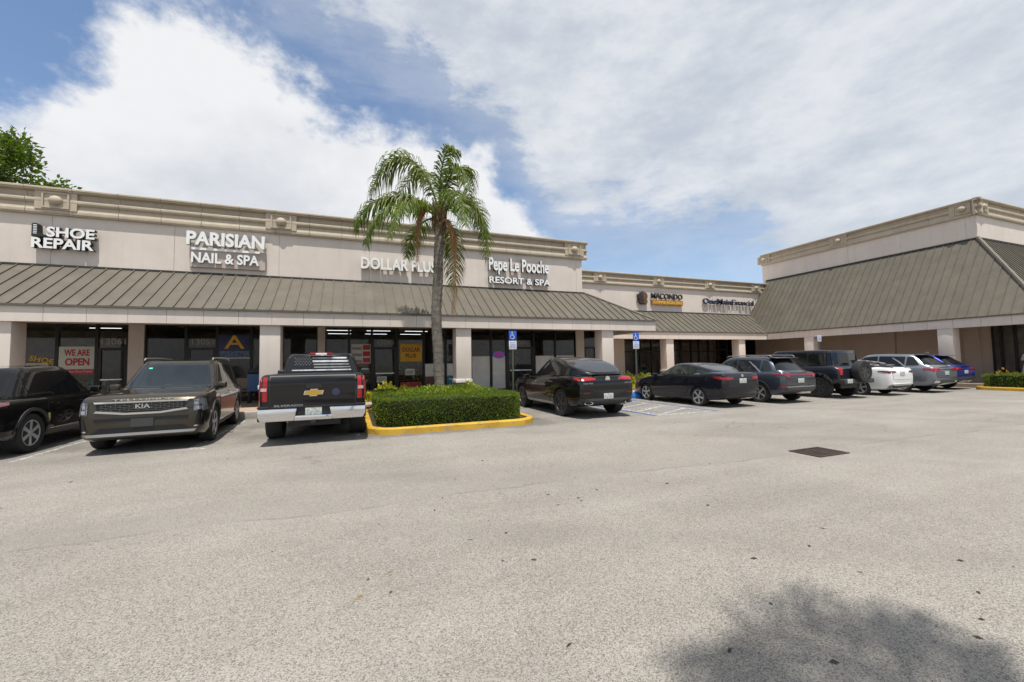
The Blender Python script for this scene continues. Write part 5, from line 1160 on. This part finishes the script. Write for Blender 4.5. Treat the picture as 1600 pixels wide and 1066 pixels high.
c, ax = suv('steel grey SUV with chrome window line next to the white sedan', (23.85, 9.95+2.45), GREYP, 4.9, 1.96, 1.71, .70, 2.82, .37, .60)
c.glass([-1.45, -.42, .60]); c.doors([1.02, .02, -.98], .36, GREYP, (.25, .36)); c.mirror(.75, 1.1); h2 = 2.45
c.panel('tail_light', [([(.40, .98), (.88, .92), (.94, 1.06), (.50, 1.06)], 'rear'), ([(-2.42, .95), (-2.08, 1.02), (-2.10, 1.07), (-2.42, 1.06)], 'L')], TAIL, .014, .02, mirror=True)
c.panel('window_trim', ([(-1.50, 1.12), (-1.24, 1.36), (-.98, 1.53), (-.93, 1.53), (-1.20, 1.33), (-1.46, 1.11)], 'L'), SILV, .010, .014, mirror=True, step=.04); c.panel('window_trim', (ry(-1.48, 1.0, 1.095, 1.107), 'L'), SILV, .014, .02, mirror=True)
c.panel('tailgate_strip', (ry(-.42, .42, 1.0, 1.025), 'rear'), CHROME, .016, .02); c.panel('rear_diffuser', (ry(-.85, .85, .42, .56), 'rear'), CLAD, .012, .02); c.plate(0, .84); c.lid('tailgate', [(-.72, .66), (.72, .66), (.78, .92), (-.78, .92)]); c.spoiler(-1.80, .64, 1.67)
for sg in (1, -1): c.panel('exhaust_surround', (ry(.58*sg if sg > 0 else -.84, .84 if sg > 0 else -.58, .44, .54), 'rear'), CHROME, .022, .02)
part('roof_fin', rbox(-1.9, -1.75, -.03, .03, 1.69, 1.76, .02), GREYP, c.t)
c, ax = suv('bright blue SUV at the right end of the parked row', (26.8, 10.55+2.3), BLUEP, 4.7, 1.88, 1.65, .70, 2.75, .365, .65, 'dark')
c.glass([-1.40, -.42, .60]); c.doors([1.0, .02, -.95], .36, BLUEP, (.25, .36)); c.mirror(.75, 1.08)
c.panel('tail_light', [([(.35, .98), (.84, .92), (.90, 1.03), (.45, 1.04)], 'rear'), ([(-2.32, .95), (-2.0, 1.0), (-2.02, 1.05), (-2.32, 1.04)], 'L')], TAIL, .014, .02, mirror=True); c.panel('rear_diffuser', (ry(-.85, .85, .42, .60), 'rear'), CLAD, .012, .02); c.plate(0, .82); c.lid('tailgate', [(-.70, .66), (.70, .66), (.76, .90), (-.76, .90)]); c.spoiler(-1.65, .60, 1.605)

# ------------------------------------------------------------------ a person on the right walkway, cut by the picture's edge
def person(x, y, z, rz):
    t = thing('person', 'person in pale pink top and light skirt walking on the right walkway', 'person', (x, y, z), rz)
    J = [((0, 0, .92), .15), ((0, 0, 1.10), .125), ((0, .01, 1.30), .15), ((0, .01, 1.42), .075), ((0, -.01, 1.50), .05), ((0, -.02, 1.60), .092), ((0, -.02, 1.68), .075),
         ((.15, .01, 1.38), .06), ((.22, .02, 1.12), .045), ((.20, -.12, .92), .035), ((.19, -.18, .84), .03), ((-.15, .01, 1.38), .06), ((-.22, .03, 1.12), .045), ((-.16, -.16, 1.18), .036), ((-.10, -.22, 1.24), .03),
         ((.09, 0, .86), .11), ((.10, -.06, .48), .065), ((.10, .0, .09), .04), ((.10, -.14, .04), .035), ((-.09, 0, .86), .11), ((-.10, .06, .48), .065), ((-.10, .16, .10), .04), ((-.10, .05, .05), .035)]
    Ed = [(0, 1), (1, 2), (2, 3), (3, 4), (4, 5), (5, 6), (2, 7), (7, 8), (8, 9), (9, 10), (2, 11), (11, 12), (12, 13), (13, 14), (0, 15), (15, 16), (16, 17), (17, 18), (0, 19), (19, 20), (20, 21), (21, 22)]
    me = bpy.data.meshes.new('skeleton'); me.from_pydata([j[0] for j in J], Ed, []); me.update(); o = link('tmp', me); md = o.modifiers.new('s', 'SKIN')
    for k, v in enumerate(me.skin_vertices[0].data): v.radius = (J[k][1], J[k][1]*.85); v.use_root = (k == 0)
    sb = o.modifiers.new('ss', 'SUBSURF'); sb.levels = sb.render_levels = 2
    dg = bpy.context.evaluated_depsgraph_get(); bm_ = bpy.data.meshes.new_from_object(o.evaluated_get(dg)); bpy.data.objects.remove(o); shade(bm_, 80)
    m, b = new_mat('skin_and_clothes'); sp = X.nt.nodes.new('ShaderNodeSeparateXYZ'); X.nt.links.new(X.nt.nodes.new('ShaderNodeTexCoord').outputs['Object'], sp.inputs[0]); zz = X(sp.outputs[2])
    cc = mixc(smooth(zz, 1.425, 1.435), (.62, .47, .45), (.36, .20, .14)); cc = mixc(smooth(zz, .80, .79), cc, (.36, .20, .14)); X.nt.links.new(cc, b.inputs['Base Color']); setc(b, 'Roughness', .7)
    link('body', bm_, m, t)
    part('skirt', MB().lathe([(.15, 1.0), (.19, .88), (.22, .68), (.25, .50), (.24, .50), (.13, .98)], 20), mat('pale_skirt', (.55, .60, .60), .8), t, 50)
    part('hair', MB().rings([[(r*math.cos(a*math.pi/8), -.0+r*.95*math.sin(a*math.pi/8)+dy, z_) for a in range(16)] for r, z_, dy in ((.06, 1.42, .08), (.085, 1.50, .06), (.105, 1.60, .02), (.105, 1.68, .0), (.075, 1.745, -.01), (.02, 1.765, -.01))]), mat('dark_hair', (.03, .02, .015), .6), t, 60)
person(30.0, 9.55, .19, R(-70))
